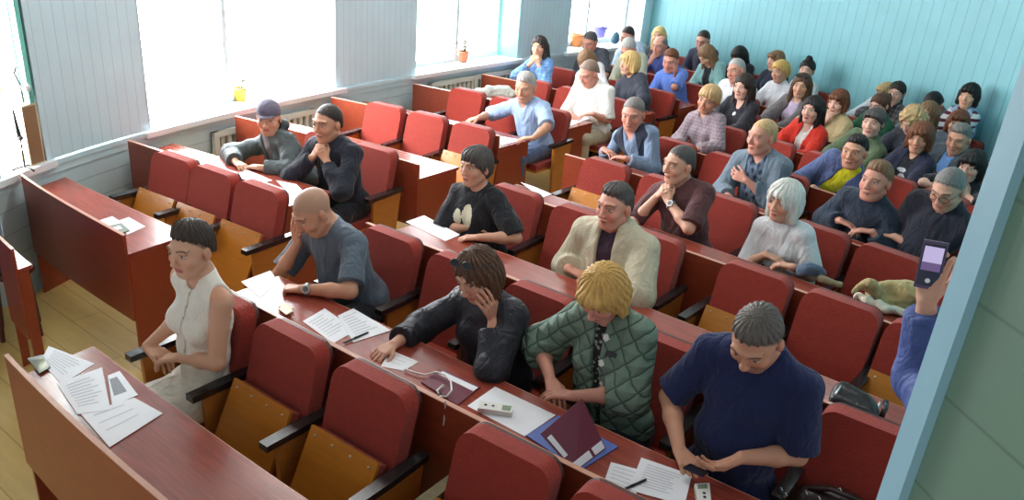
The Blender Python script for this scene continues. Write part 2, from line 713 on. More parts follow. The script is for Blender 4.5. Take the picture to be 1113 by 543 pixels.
for i, (a, b) in enumerate(WIN):
    ny = max(2, int((b - a) / .25))
    xf = -TH + .03
    bm = bmesh.new()
    for q in ([a, a + .05], [b - .05, b]):
        pbox(bm, xf, xf + .05, q[0], q[1], SZ, WT, 1, 1)
    mids = [(a + b) / 2] if i in (1, 2) else ([a + (b - a) * .45] if i == 3 else [])
    if i == 2:
        mids = [a + (b - a) * .56]
    for q in mids:
        pbox(bm, xf, xf + .045, q - .022, q + .022, SZ, WT, 1, 1)
    pbox(bm, xf, xf + .05, a, b, SZ, SZ + .06, 1, ny)
    pbox(bm, xf, xf + .05, a, b, WT - .06, WT, 1, ny)
    pbox(bm, xf, xf + .04, a, b, 2.05, 2.09, 1, ny)
    wo = tag(bobj('window_%d' % (i + 1), bm, m_frame), kind='structure')
    bm = bmesh.new()
    pbox(bm, xf + .005, .075, a - .07, b + .07, SZ - .045, SZ, 1, ny)
    bobj('window_sill', bm, m_sill, wo, bevel=.006)
    bm = bmesh.new()
    pbox(bm, xf + .018, xf + .022, a + .01, b - .01, SZ + .02, WT - .02, 1, ny)
    bobj('window_pane', bm, m_glass, wo)
    bm = bmesh.new()
    for q in ((a - .0, a + .006), (b - .006, b)):
        pbox(bm, xf + .05, .004, q[0], q[1], SZ, WT, 1, 1)
    bobj('reveal_lining', bm, m_turq if i == 2 else m_frame, wo)
    # daylight coming in through this window
    c = plan(-TH - .14, (a + b) / 2)
    tdir = plan(-TH, b) - plan(-TH, a)
    ld = bpy.data.lights.new('daylight', 'AREA')
    ld.shape = 'RECTANGLE'
    ln = float(np.linalg.norm(tdir))
    ld.size = ln + .7
    ld.size_y = WT - SZ + .7
    ld.energy = WINDOW_RADIANCE[i] * math.pi * ld.size * ld.size_y
    ld.color = (.97, .985, 1.0)
    lo = bpy.data.objects.new('daylight', ld)
    COL.objects.link(lo)
    lo.visible_camera = True
    lo.visible_glossy = True
    yv = Vector((0, 0, 1))
    xv = Vector((-tdir[0], -tdir[1], 0)).normalized()
    zv = xv.cross(yv)          # the lamp shines along -Z
    if zv.x > 0:
        xv = -xv
        zv = -zv
    lo.matrix_world = Matrix(((xv.x, yv.x, zv.x, c[0]), (xv.y, yv.y, zv.y, c[1]), (xv.z, yv.z, zv.z, (SZ + WT) / 2 - .2), (0, 0, 0, 1)))

bm = bmesh.new()
pbox(bm, -TH, 6.25, YB, YB + .1, 0, ZC, 40, 1)
tag(bobj('wall_back', bm, m_back), kind='structure')
bm = bmesh.new()
pbox(bm, 6.02, 6.14, 2.4, YB, 0, ZC, 1, 30)
tag(bobj('wall_right', bm, m_back), kind='structure')

# green boarded partition and its casing close to the camera
J0 = V(5.90, .36)
JD = nrm(V(.72, -.69))
JN = V(-JD[1], JD[0])          # towards the back of the hall


def jbox(bm, s0, s1, d0, d1, z0, z1):
    c = [J0 + JD * s + JN * d for s, d in ((s0, d0), (s1, d0), (s1, d1), (s0, d1))]
    lo_ = [bm.verts.new((p[0], p[1], z0)) for p in c]
    hi_ = [bm.verts.new((p[0], p[1], z1)) for p in c]
    bm.faces.new(lo_)
    bm.faces.new(hi_[::-1])
    for i in range(4):
        bm.faces.new((lo_[i], hi_[i], hi_[(i + 1) % 4], lo_[(i + 1) % 4]))


bm = bmesh.new()
jbox(bm, .05, 1.6, .0, .10, 0, ZC)
tag(bobj('wall_front', bm, m_green), kind='structure')
bm = bmesh.new()
jbox(bm, .022, .07, -.018, .12, 0, ZC)
tag(bobj('trim_3', bm, m_casing, bevel=.004), kind='structure')
bm = bmesh.new()
jbox(bm, .008, .022, .0, .13, 0, ZC)
tag(bobj('trim_4', bm, m_casing2), kind='structure')
bm = bmesh.new()
jbox(bm, -.016, .008, .03, .14, 0, ZC)
tag(bobj('trim_5', bm, m_casing, bevel=.003), kind='structure')

# unseen fill lights, added under the ceiling to brighten the hall
m_fillglow = bpy.data.materials.new('fill_light_diffuser')
m_fillglow.use_nodes = True
m_fillglow.node_tree.nodes['Principled BSDF'].inputs['Emission Color'].default_value = (1, .98, .94, 1)
m_fillglow.node_tree.nodes['Principled BSDF'].inputs['Emission Strength'].default_value = 2
m_fillhouse = mat('fill_light_housing', (225, 225, 220), rough=.5, var=0)
for x, y in ((2.0, 2.2), (4.3, 2.2), (2.0, 6.0), (4.3, 6.0)):
    ld = bpy.data.lights.new('ceiling_fill', 'AREA')
    ld.shape = 'RECTANGLE'
    ld.size, ld.size_y = 1.2, .25
    ld.energy = CEILING_FILL_POWER
    ld.color = (1, .97, .92)
    lo = bpy.data.objects.new('ceiling_fill', ld)
    COL.objects.link(lo)
    lo.location = (x, y, ZC - .12)

# radiators under the second and third windows
m_rad = mat('radiator_paint', (208, 214, 206), rough=.45, var=.03)
m_raddark = mat('radiator_gap', (120, 118, 100), rough=.7, var=.05)


def radiator(y0, y1, z0, z1, label, n):
    c = plan(.06, (y0 + y1) / 2)
    r = empty('radiator', (c[0], c[1], 0), 0, label, 'radiator')
    d = (c[0], c[1], 0)
    bm = bmesh.new()
    pbox(bm, .02, .03, y0, y1, z0, z1, 1, 8, d)
    bobj('back_plate', bm, m_raddark, r)
    bm = bmesh.new()
    for a, b, c0, c1 in ((y0, y1, z1 - .05, z1), (y0, y1, z0, z0 + .04)):
        pbox(bm, .03, .075, a, b, c0, c1, 1, 8, d)
    for q in (y0, (y0 + y1) / 2 - .03, y1 - .05):
        pbox(bm, .03, .075, q, q + .05, z0, z1, 1, 1, d)
    bobj('frame', bm, m_rad, r)
    bm = bmesh.new()
    for k in range(n):
        q = y0 + .06 + (y1 - y0 - .12) * (k + .5) / n
        pbox(bm, .03, .06, q - .018, q + .018, z0 + .04, z1 - .05, 1, 1, d)
    bobj('fins', bm, m_rad, r)


radiator(2.95, 4.05, .22, .70, 'pale slatted radiator cover below the sill behind the woman in the grey cap', 14)
radiator(5.55, 6.95, .22, .72, 'long pale slatted radiator cover below the sill with the potted plant', 18)

# ------------------------------------------------------------------ seats
m_velour = mat('red_velour', (152, 50, 38), rough=.9, spec=.3, var=.10, scale=30, bump=.5, bscale=160, sheen=.18)
m_ply = mat('orange_plywood', (196, 122, 40), rough=.28, var=.10, scale=4, stretch=(2, 2, 12), coat=.4)
m_side = mat('side_plywood', (186, 118, 50), rough=.35, var=.10, scale=4, stretch=(2, 2, 10), coat=.2)
m_arm = mat('black_armrest', (34, 32, 34), rough=.22, spec=.8, var=.05)
m_armw = mat('worn_armrest', (112, 100, 66), rough=.5, var=.25, scale=25)
m_shell = mat('dark_back_board', (70, 30, 26), rough=.45, var=.12)
m_screw = mat('screw_steel', (200, 190, 170), rough=.3, var=0, metal=.8)
m_hinge = mat('hinge_steel', (60, 58, 56), rough=.45, var=0, metal=.6)

SW = .203           # half backrest width


def prof_back(n=6):
    zb, zt, r = .36, BACK_Z, .07
    pts = [(-SW, zb), (SW, zb)]
    for k in range(n + 1):
        a = math.pi / 2 * k / n
        pts.append((SW - r + r * math.cos(a), zt - r + r * math.sin(a)))
    for k in range(n + 1):
        a = math.pi / 2 + math.pi / 2 * k / n
        pts.append((-SW + r + r * math.cos(a), zt - r + r * math.sin(a)))
    return pts


TILT = .26


def ext_prof(pts, y0, y1, grow=0.):
    bm = bmesh.new()
    A = [bm.verts.new((x * (1 + grow), y0 + TILT * (z - BACK_Z), z)) for x, z in pts]
    B = [bm.verts.new((x * (1 + grow), y1 + TILT * (z - BACK_Z), z)) for x, z in pts]
    bm.faces.new(A)
    bm.faces.new(B[::-1])
    for i in range(len(pts)):
        j = (i + 1) % len(pts)
        bm.faces.new((A[i], B[i], B[j], A[j]))
    return bm


def seat_mesh_back():
    bm = ext_prof(prof_back(), -.10, -.022)
    es = [e for e in bm.edges if len(e.link_faces) == 2 and e.calc_face_angle(0) > .9]
    bmesh.ops.bevel(bm, geom=es, offset=.016, segments=3, affect='EDGES', profile=.6, clamp_overlap=True)
    bmesh.ops.recalc_face_normals(bm, faces=bm.faces[:])
    me = bpy.data.meshes.new('backrest')
    bm.to_mesh(me)
    bm.free()
    me.polygons.foreach_set('use_smooth', [True] * len(me.polygons))
    me.set_sharp_from_angle(angle=.9)
    me.materials.append(m_velour)
    return me


def simple_mesh(name, m, fn, bevel=.004, smooth=False):
    bm = bmesh.new()
    fn(bm)
    o = bobj(name, bm, m, None, bevel=bevel, smooth=smooth)
    me = o.data
    bpy.data.objects.remove(o)
    return me


ME_BACK = seat_mesh_back()


def _shell():
    bm = ext_prof(prof_back(), -.022, -.006)
    me = bpy.data.meshes.new('back_board')
    bmesh.ops.recalc_face_normals(bm, faces=bm.faces[:])
    bm.to_mesh(me)
    bm.free()
    me.materials.append(m_shell)
    return me


ME_SHELL = _shell()
_FA = .46           # lean of the tipped-up seat
RF = Matrix.Rotation(_FA, 3, 'X')


def fold_pt(x, s, d):
    """point on the tipped-up seat: s along it from the top, d through its thickness."""
    return V(x, -.185 - s * math.sin(_FA) - d * math.cos(_FA), .645 - s * math.cos(_FA) + d * math.sin(_FA))


def _fold(d0, d1, w_, s0, s1):
    def f(bm):
        vs = [bm.verts.new(fold_pt(x, s, d)) for d in (d0, d1) for s in (s0, s1) for x in (-w_, w_)]
        for q in ((0, 1, 3, 2), (4, 6, 7, 5), (0, 4, 5, 1), (2, 3, 7, 6), (0, 2, 6, 4), (1, 5, 7, 3)):
            bm.faces.new([vs[i] for i in q])
    return f


ME_FOLD = simple_mesh('seat_panel', m_ply, _fold(.045, .062, .186, 0, .40), .01)
ME_FOLDC = simple_mesh('seat_cushion', m_velour, _fold(.0, .045, .182, .01, .39), .015)


def _screws(bm):
    for x in (-.15, -.05, .05, .15):
        c = fold_pt(x, .03, .064)
        bmesh.ops.create_uvsphere(bm, u_segments=8, v_segments=6, radius=.006, matrix=Matrix.Translation(Vector(c)))


ME_SCREW = simple_mesh('screws', m_screw, _screws, 0, True)
ME_CUSH = simple_mesh('seat_cushion', m_velour, lambda bm: box(bm, -.185, .185, -.54, -.15, .385, .44), .02)
ME_PAN = simple_mesh('seat_panel', m_ply, lambda bm: box(bm, -.19, .19, -.55, -.15, .365, .385), .005)


def _side(sx):
    def f(bm):
        box(bm, sx - .013, sx + .013, -.36, -.03, .0, .60)
    return f


HP_ = .477 / 2


def side_fn(sx):
    def f(bm):
        pts = [(-.10, 0), (-.30, 0), (-.33, .08), (-.35, .30), (-.36, .605), (-.05, .605), (-.10, .3)]
        A = [bm.verts.new((sx - .012, y, z)) for y, z in pts]
        B = [bm.verts.new((sx + .012, y, z)) for y, z in pts]
        bm.faces.new(A)
        bm.faces.new(B[::-1])
        for i in range(len(pts)):
            j = (i + 1) % len(pts)
            bm.faces.new((A[i], B[i], B[j], A[j]))
    return f


def arm_fn(sx):
    def f(bm):
        pts = [(sx - .021, -.03), (sx + .021, -.03), (sx + .027, -.25), (sx + .025, -.42), (sx - .025, -.42), (sx - .027, -.25)]
        A = [bm.verts.new((x, y, .606)) for x, y in pts]
        B = [bm.verts.new((x, y, .636)) for x, y in pts]
        bm.faces.new(A)
        bm.faces.new(B[::-1])
        for i in range(len(pts)):
            j = (i + 1) % len(pts)
            bm.faces.new((A[i], B[i], B[j], A[j]))
    return f


ME_SIDE = {s: simple_mesh('side_panel', m_side, side_fn(s * HP_), .004) for s in (-1, 1)}
ME_ARM = {s: simple_mesh('armrest', m_arm, arm_fn(s * HP_), .006) for s in (-1, 1)}
ME_ARMW = {s: simple_mesh('armrest', m_armw, arm_fn(s * HP_), .006) for s in (-1, 1)}

SEAT_X = [.90, 1.38, 1.86, 3.09, 3.57, 4.05, 4.68, 5.16, 5.64]


def seat_frame(n, x):
    """world position of the top rear edge of a seat's back, and its turn about Z"""
    y = row_y(n + 1) - .045
    c = plan(x, y)
    t = rowdir(x, y)
    return c, math.atan2(t[1], t[0])


def make_seat(n, x, label, folded, left_arm, worn=False, group=None):
    c, a = seat_frame(n, x)
    r = empty('theatre_seat', (c[0], c[1], 0), a, label, 'seat', group)
    r.scale = (1, 1, hscale(n))
    link('backrest', ME_BACK, None, r)
    link('back_board', ME_SHELL, None, r)
    if folded:
        p_ = link('seat_panel', ME_FOLD, None, r)
        link('screws', ME_SCREW, None, p_)
        link('seat_cushion', ME_FOLDC, None, r)
    else:
        link('seat_panel', ME_PAN, None, r)
        link('seat_cushion', ME_CUSH, None, r)
    for s in ((-1, 1) if left_arm else (1,)):
        link('side_panel', ME_SIDE[s], None, r)
        link('armrest', (ME_ARMW if worn and s == -1 else ME_ARM)[s], None, r)
    return r


# ------------------------------------------------------------------ desks
def wood(name, rgb, rough=.3, direction=0, var=.13):
    st = (2.2, 34, 34) if direction == 0 else (14, 1.5, 14)
    return mat(name, rgb, rough=rough, var=var, scale=3.0, stretch=st, coat=.25)


m_desk = wood('mahogany_desk_top', (146, 66, 52), .24, var=.34)
m_panel = wood('mahogany_panel', (142, 60, 38), .34, var=.2)
m_edge_glare = mat('desk_edge_glare', (205, 150, 128), rough=.35, var=.05)  # window glare on the desk edges, painted in as a paler strip


def make_desk(n, x0, x1, label, left=True, right=True, seg=None, y=None, DESK_D=DESK_D):
    y = row_y(n) if y is None else y
    DESK_Z, PANEL_Z = [q_ * hscale(n) for q_ in (globals()['DESK_Z'], globals()['PANEL_Z'])]
    c = plan((x0 + x1) / 2, y)
    r = empty('desk', (c[0], c[1], 0), 0, label, 'desk')
    d = (c[0], c[1], 0)
    nx = seg or max(2, int((x1 - x0) / .25))
    bm = bmesh.new()
    pbox(bm, x0, x1, y, y + .018, .31, PANEL_Z - .004, nx, 1, d)
    p_ = bobj('front_panel', bm, m_panel, r)
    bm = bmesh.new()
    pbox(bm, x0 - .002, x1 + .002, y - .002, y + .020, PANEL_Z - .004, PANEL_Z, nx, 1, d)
    bobj('edge_glare', bm, m_edge_glare, p_)
    bm = bmesh.new()
    pbox(bm, x0, x1, y + .019, y + DESK_D, DESK_Z - .022, DESK_Z, nx, 1, d)
    t_ = bobj('desk_top', bm, m_desk, r)
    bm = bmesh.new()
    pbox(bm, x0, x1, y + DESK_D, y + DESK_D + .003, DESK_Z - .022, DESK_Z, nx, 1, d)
    bobj('edge_glare', bm, m_edge_glare, t_)
    ends = ([(x0 + .0, x0 + .022)] if left else []) + ([(x1 - .022, x1)] if right else [])
    for a, b in ends:
        bm = bmesh.new()
        pbox(bm, a, b, y + .02, y + DESK_D - .02, 0, DESK_Z - .023, 1, 1, d)
        bobj('end_panel', bm, m_panel, r)
    return r

# ------------------------------------------------------------------ people
TIERS = {'A': (.0065, .0036, .0046), 'B': (.009, .0055, .0065), 'C': (.012, .0075, .0085)}
m_skin = skin_mat()
SKIN = dict(pale=(222, 176, 156), mid=(208, 158, 134), tan=(206, 152, 124), red=(210, 150, 130), warm=(214, 166, 138))


def hair_mat(name, rgb):
    nm = 'hair_' + name
    if nm in MATS:
        return MATS[nm]
    m = mat(nm, rgb, rough=.5, spec=.35, var=.22, scale=40, bump=.6, bscale=70, stretch=(1.5, 1.5, .35))
    return m


HAIRC = dict(black=(28, 24, 24), dark=(48, 38, 34), brown=(88, 62, 46), auburn=(110, 66, 44), lbrown=(130, 98, 70), grey=(120, 116, 112),
             lgrey=(175, 172, 168), white=(232, 228, 214), blond=(214, 180, 120), yblond=(206, 166, 96), dgrey=(78, 74, 72), sblond=(190, 158, 112))
EYE = V(.033, .085, .012)


def head_prims(s, T, sc, sex, beard=0):
    """skull, face, nose, lips, ears; T maps head coordinates (x left, y forward, z up)"""
    R = T.R

    def E(c, r, k=.02, op='u'):
        s.ell(T(*c), np.array(r) * sc * V(1.06, 1, 1), R, k * sc, op)

    def Cc(a, b, ra, rb=None, k=.012, op='u'):
        s.cap(T(*a), T(*b), ra * sc, (ra if rb is None else rb) * sc, k * sc, op)
    jw = 1.0 if sex == 'm' else .9
    E((0, -.014, .034), (.074, .096, .084), .02)
    E((0, .030, -.020), (.064, .062, .078), .03)
    E((0, .046, -.080), (.040 * jw, .040, .036), .03)
    E((0, .060, -.100), (.020 * jw, .022, .016), .02)
    for q in (-1, 1):
        Cc((q * .056 * jw, -.005, -.055), (q * .026 * jw, .055, -.098), .022 * jw, .018, .025)
        E((q * .040, .062, -.026), (.022, .022, .024), .02)
        Cc((q * .012, .088, .036), (q * .046, .074, .034), .0105 if sex == 'm' else .0085, .009, .014)
        E((q * .033, .103, .010), (.017, .016, .011), .012, 's')
        E((q * .033, .0755, .010), (.0145, .0135, .0125), .003)
        E((q * .079, -.012, -.006), (.009, .019, .032), .008)
        E((q * .011, .101, -.030), (.008, .010, .008), .006)
    Cc((0, .088, .020), (0, .109, -.022), .0085, .0105, .012)
    E((0, .110, -.026), (.012, .011, .010), .008)
    E((0, .0885, -.0555), (.024, .0105, .0065), .005)
    E((0, .0870, -.0665), (.020, .0105, .0070), .005)
    Cc((-.021, .0985, -.0608), (.021, .0985, -.0608), .0022, .0022, .003, 's')


def head_paint(P, T, sc, skin, brow, sex, beard, lips, stub=None, scalp=None):
    """colours of the face in head coordinates"""
    q = T.inv(P)
    x, y, z = q[:, 0], q[:, 1], q[:, 2]
    ax = np.abs(x)
    col = np.tile(np.array(s2l(skin)), (len(P), 1))
    rg = np.random.RandomState(3)

    def blend(mask, c, f=1.0):
        mask = np.clip(mask * f, 0, 1)[:, None]
        col[:] = col * (1 - mask) + np.array(s2l(c)) * mask

    def sm(v, a, b):
        return np.clip((v - a) / (b - a), 0, 1)
    near = (np.abs(z) < .2) & (np.hypot(x, y) < .2)
    face = sm(y, .03, .06) * near
    rose = (min(255, skin[0] + 8), max(0, skin[1] - 30), max(0, skin[2] - 30))
    blend(face * np.exp(-((ax - .042) / .02) ** 2 - ((z + .028) / .02) ** 2), rose, .4)
    blend(face * np.exp(-(ax / .016) ** 2 - ((z + .026) / .016) ** 2), rose, .22)
    blend(near * sm(ax, .072, .082), rose, .25)
    lc = lips or ((196, 120, 112) if sex == 'w' else (188, 126, 112))
    blend(face * sm(.024 - ax, 0, .006) * sm(.0125 - np.abs(z + .061), 0, .003) * sm(y, .078, .086), lc, .85)
    blend(face * sm(.021 - ax, 0, .005) * sm(.0022 - np.abs(z + .0608), 0, .0015) * sm(y, .078, .086), (90, 46, 44), .9)
    if beard:
        b = face * sm(-.028 - z, 0, .015) * sm(.066 - ax, 0, .012)
        b = np.maximum(b * (1 - sm(.022 - ax, 0, .006) * sm(.010 - np.abs(z + .061), 0, .003)), 0)
        blend(b, brow, beard)
    # eyes
    e = T.inv(P) - V(0, 0, 0)
    d = np.hypot((ax - .033) / .0145, (z - .0105) / .0062)
    blend(face * sm(1.02 - d, 0, .25) * sm(y, .07, .078), (204, 192, 184), .9)
    d2 = np.hypot(ax - .0325, z - .0105)
    blend(face * sm(.0068 - d2, 0, .002) * sm(1.1 - d, 0, .2) * sm(y, .07, .078), (52, 44, 44), 1)
    lid = face * sm(.018 - np.abs(ax - .033), 0, .004) * sm(.0022 - np.abs(z - .0178), 0, .0015)
    blend(lid, (70, 46, 42), .8)
    bz = .0345 + .004 * np.clip(1 - ((ax - .034) / .02) ** 2, 0, 1)
    blend(face * sm(.0225 - np.abs(ax - .034), 0, .005) * sm(.0046 - np.abs(z - bz), 0, .002), brow, .9)
    if scalp:
        hc, z0, bald, wt = scalp
        jit = .004 * (np.sin(x * 300 + z * 170) + np.sin(y * 260 - z * 210 + x * 90))
        d = z - (.84 * y + z0) + jit
        mk = sm(d, -.004, .009) * near
        mk = mk * (1 - sm(1.15 - ((ax - .066) / .029) ** 2 - ((y - .080) / .036) ** 2 - ((z - .064) / .029) ** 2, 0, .3))
        mk = mk * (1 - sm(ax, .076, .080) * sm(.03 - z, 0, .01) * sm(y + .04, 0, .02))
        if bald:
            mk = mk * (1 - sm(1.1 - (x / .060) ** 2 - ((y - .024) / .118) ** 2 - ((z - .112) / .068) ** 2, 0, .3))
        blend(mk, hc, wt)
    return col


class Frame:
    def __init__(s, o, R, sc):
        s.o, s.R, s.sc = np.array(o, float), R, sc

    def __call__(s, x, y, z):
        return s.o + s.R @ (V(x * 1.06, y, z) * s.sc)

    def inv(s, P):
        return ((P - s.o) @ s.R) / (s.sc * V(1.06, 1, 1))


def hand_prims(s, W, fd, n, side, pose, sc):
    fd = nrm(fd)
    n = nrm(n - fd * (n @ fd))
    th = side * np.cross(n, fd)
    curl = dict(flat=(6, 8, 8), relax=(22, 28, 20), fist=(70, 85, 55), clasp=(35, 55, 45), cheek=(12, 22, 20), hold=(38, 42, 30), point=(10, 10, 8))[pose]
    kn = [(.031, .084), (.0105, .088), (-.0100, .085), (-.029, .077)]
    ln = [(.042, .026, .021), (.046, .030, .022), (.043, .028, .022), (.033, .021, .019)]
    for i, ((kx, kf), L) in enumerate(zip(kn, ln)):
        K = W + (th * kx + fd * kf) * sc
        s.cap(W + (th * kx * .55 + fd * .012) * sc, K, .0135 * sc, .0108 * sc, .010)
        p = K
        a = 0.
        sp = (.10, .02, -.06, -.14)[i]
        for j, l in enumerate(L):
            c = curl[j]
            if pose == 'point' and i > 0:
                c = (60, 75, 50)[j]
            a += math.radians(c)
            d = nrm(math.cos(a) * fd + math.sin(a) * n + th * sp * math.cos(a))
            q = p + d * l * sc
            s.cap(p, q, (.0092 - .0009 * j) * sc, (.0086 - .0009 * j) * sc, .004)
            p = q
    p = W + (fd * .022 + th * .020) * sc
    ds = [(.62, .72, .25), (.35, .88, .30), (.20, .92, .30)]
    if pose in ('fist', 'clasp', 'hold'):
        ds = [(.55, .70, .45), (.10, .85, .55), (-.15, .85, .45)]
    for j, (l, d) in enumerate(zip((.046, .034, .028), ds)):
        q = p + nrm(d[0] * th + d[1] * fd + d[2] * n) * l * sc
        s.cap(p, q, (.0135, .0108, .0096)[j] * sc, (.0112, .0098, .0085)[j] * sc, .006)
        p = q
    return W + fd * .09 * sc


def ik(S, T, a, b, pole):
    d = T - S
    L = float(np.linalg.norm(d))
    L2 = min(L, (a + b) * .995)
    T = S + d / (L + 1e-9) * L2
    d = nrm(d)
    pv = pole - S
    pv = pv - d * (pv @ d)
    pv = nrm(pv)
    ca = (a * a + L2 * L2 - b * b) / (2 * a * L2)
    ca = max(-1, min(1, ca))
    E = S + d * a * ca + pv * a * math.sqrt(1 - ca * ca)
    return E, T


def head_line(u, v, y):
    d = ray(u, v)
    Xs = np.linspace(-.4, 6.3, 1500)
    P_ = plan(Xs, np.full_like(Xs, y))
    cr = (P_[:, 0] - CAM[0]) * d[1] - (P_[:, 1] - CAM[1]) * d[0]
    fwd = (P_[:, 0] - CAM[0]) * d[0] + (P_[:, 1] - CAM[1]) * d[1]
    cr = np.where(fwd > 0, np.abs(cr), 9e9)
    i = int(np.argmin(cr))
    t = fwd[i] / (d[0] ** 2 + d[1] ** 2)
    return CAM + t * d, Xs[i]


SEEN_SEATS = {}


def person(key, row, x, head, look=30, pitch=10, roll=0, off=.55, sex='m', bs=None, fat=1.0, tw=0, skin='mid', hair=None,
           top=(), bottom=(40, 42, 50), L='rest', R='rest', tier='C', label='', hs=None, brow=None, beard=0, lips=None, scalp=None,
           glasses=None, extra=None, belly=0., stand=None, skirt=None, mouth=None, bust=None, scoop=0., pelvis=None, sit=None):
    h, hh, hd = TIERS[tier]
    bs = bs or (1.0 if sex == 'm' else .93)
    hs = hs or ((1.06 if sex == 'm' else 1.0) * (1.0 if tier == 'A' else 1.05 if tier == 'B' else 1.04))
    y0 = row_y(row)
    if sit is not None:
        ang = sit[2]
        Rz = np.array([[math.cos(ang), -math.sin(ang), 0], [math.sin(ang), math.cos(ang), 0], [0, 0, 1]])
        base = V(sit[0], sit[1], 0)
        Hw = V(*sit[3])
    elif stand is None:
        c, ang = seat_frame(row, x)
        Rz = np.array([[math.cos(ang), -math.sin(ang), 0], [math.sin(ang), math.cos(ang), 0], [0, 0, 1]])
        base = V(c[0], c[1], 0) + Rz @ V(0, -.295, 0)
        Hw, _ = head_line(head[0], head[1], y0 + off)
    else:
        base = V(stand[0], stand[1], 0)
        ang = stand[2]
        Rz = np.array([[math.cos(ang), -math.sin(ang), 0], [math.sin(ang), math.cos(ang), 0], [0, 0, 1]])
        Hw = V(*stand[3])
    lo = lambda P: Rz.T @ (np.array(P, float) - base)
    H = lo(Hw)
    # head frame
    tc = CAM - Hw
    aC = math.atan2(tc[1], tc[0]) - math.radians(look) - ang
    f0 = V(math.cos(aC), math.sin(aC), 0)
    p = math.radians(pitch)
    f = f0 * math.cos(p) - V(0, 0, 1) * math.sin(p)
    l = np.cross(V(0, 0, 1), f0)
    u = np.cross(f, l)
    r_ = math.radians(roll)          # positive: crown leans to the person's left
    l, u = l * math.cos(r_) - u * math.sin(r_), u * math.cos(r_) + l * math.sin(r_)
    T = Frame(H, np.stack([l, f, u], 1), hs)
    # spine
    nb = T(0, -.030, -.100) + V(0, .010, (-.040 if sex == 'm' else -.056) * bs)
    if stand is None:
        Lt = .475 * bs
        pz = .53 * hscale(row)
        dz = nb[2] - pz
        py = nb[1] + math.sqrt(max(0, Lt * Lt - dz * dz)) * .9 if dz < Lt else nb[1] + .02
        py = min(max(py, -.12), .10)
        P = V(max(-.08, min(.08, nb[0] * .45)), py, pz)
        if pelvis is not None:
            P = P + V(*pelvis)
    else:
        P = V(0, 0, .95)
    t = nrm(nb - P)
    tl = float(np.linalg.norm(nb - P))
    a = math.radians(tw)
    l0 = V(math.cos(a), math.sin(a), 0)
    tlx = nrm(l0 - t * (l0 @ t))
    tf = -np.cross(t, tlx)                  # forward of the chest: t x l points back, so negate
    if tf[1] > 0 and stand is None:
        tf = -tf
    TR = np.stack([tlx, tf, t], 1)
    sw = (.178 if sex == 'm' else .150) * bs * (fat ** .5)
    sc_ = nb - t * .045 * bs + tf * .01
    Sh = {1: sc_ + tlx * sw - t * .022 * bs, -1: sc_ - tlx * sw - t * .022 * bs}
    if bust is None:
        bust = .022 if sex == 'w' else 0
    A_, B_ = .285 * bs, .255 * bs
    arms = {}
    tops = (.735)
    for side, spec in ((1, L), (-1, R)):
        if isinstance(spec, str):
            spec = (spec,)
        kind = spec[0]
        opt = spec[1] if len(spec) > 1 else {}
        S = Sh[side]
        out = tlx * side
        pole = S + out * .14 + V(0, .0, -.35)
        pose = opt.get('pose', 'relax')
        n = V(0, 0, -1)
        fd = None
        if kind == 'rest':
            W = V(side * .10 + P[0] * .4 + nb[0] * .3, -.33 + min(0, nb[1] + .12) * .6, .752 * hscale(row))
            fd = V(-side * .75, -.65, -.05)
            pole = S + out * .20 + V(0, .02, -.3)
        elif kind == 'lap':
            W = V(side * .10, -.26, .66) + V(P[0], 0, 0)
            fd = V(-side * .5, -.85, -.15)
        elif kind == 'desk':
            W = lo(at(opt['w'][0], opt['w'][1], opt.get('z', .75)))
            if 'f' in opt:
                fd = lo(at(opt['f'][0], opt['f'][1], opt.get('fz', .735))) - W
        elif kind == 'pt':            # a point at a height above the floor
            W = lo(at(opt['w'][0], opt['w'][1], opt['z']))
            if 'f' in opt:
                fd = lo(at(opt['f'][0], opt['f'][1], opt['fz'])) - W
        elif kind == 'chin':          # folded hands under the chin
            W = T(side * .055, .100, -.215)
            fd = (T(0, .10, -.10) - W) + (-l * side * .03)
            n = T(-side * .05, .06, -.11) - W
            pole = V(Sh[side][0] + side * .10, -.33, .75)
            pose = 'clasp'
        elif kind == 'cheek':
            W = T(side * .078, .070, -.175)
            fd = u * .9 + f * .1 + l * side * .15
            n = -l * side + f * -.2
            pole = V(Sh[side][0] + side * .02, -.36, .74)
            pose = 'cheek'
        elif kind == 'mouth':
            W = T(side * .045, .118, -.185)
            fd = u * .85 - l * side * .35
            n = -f - l * side * .2
            pole = V(Sh[side][0] - side * .02, -.36, .74)
            pose = 'hold'
        elif kind == 'face':
            W = T(side * .060, .150, -.120)
            fd = u * .80 - l * side * .30 - f * .30
            n = -f + u * -.1
            pole = V(Sh[side][0] + side * .10, -.40, .74)
            pose = 'cheek'
        elif kind == 'air':
            W = lo(opt['w'])
            fd = Rz.T @ V(*opt['fd'])
            n = Rz.T @ V(*opt['n'])
        elif kind == 'cross':
            W = V(-side * .06, -.18 + nb[1] * .5, .86 - .03 * side) + V(P[0], 0, 0)
            fd = V(-side * 1, -.1, .15)
            n = V(0, 1, 0)
        if 'n' in opt and kind != 'air':
            n = V(*opt['n'])
        if 'e' in opt:
            pole = lo(at(opt['e'][0], opt['e'][1], opt.get('ez', .76)))
        if kind == 'desk' and stand is None:
            W[1] = min(W[1], nb[1] - .10)
        E, W = ik(S, W, A_, B_, pole)
        if fd is None:
            fd = W - E
            if kind == 'desk':
                fd = V(fd[0], fd[1], fd[2] * .15)
        arms[side] = (S, E, W, nrm(fd), n, opt.get('pose', pose))
    # ---- bare body
    skc = SKIN[skin] if isinstance(skin, str) else skin
    s = SDF()
    head_prims(s, T, hs, sex, beard)
    nr = (.056 if sex == 'm' else .046) * (.5 + .5 * fat) * (hs * .5 + .5)
    s.cap(T(0, -.022, -.05), nb + t * .01, nr, nr * 1.08, .03)

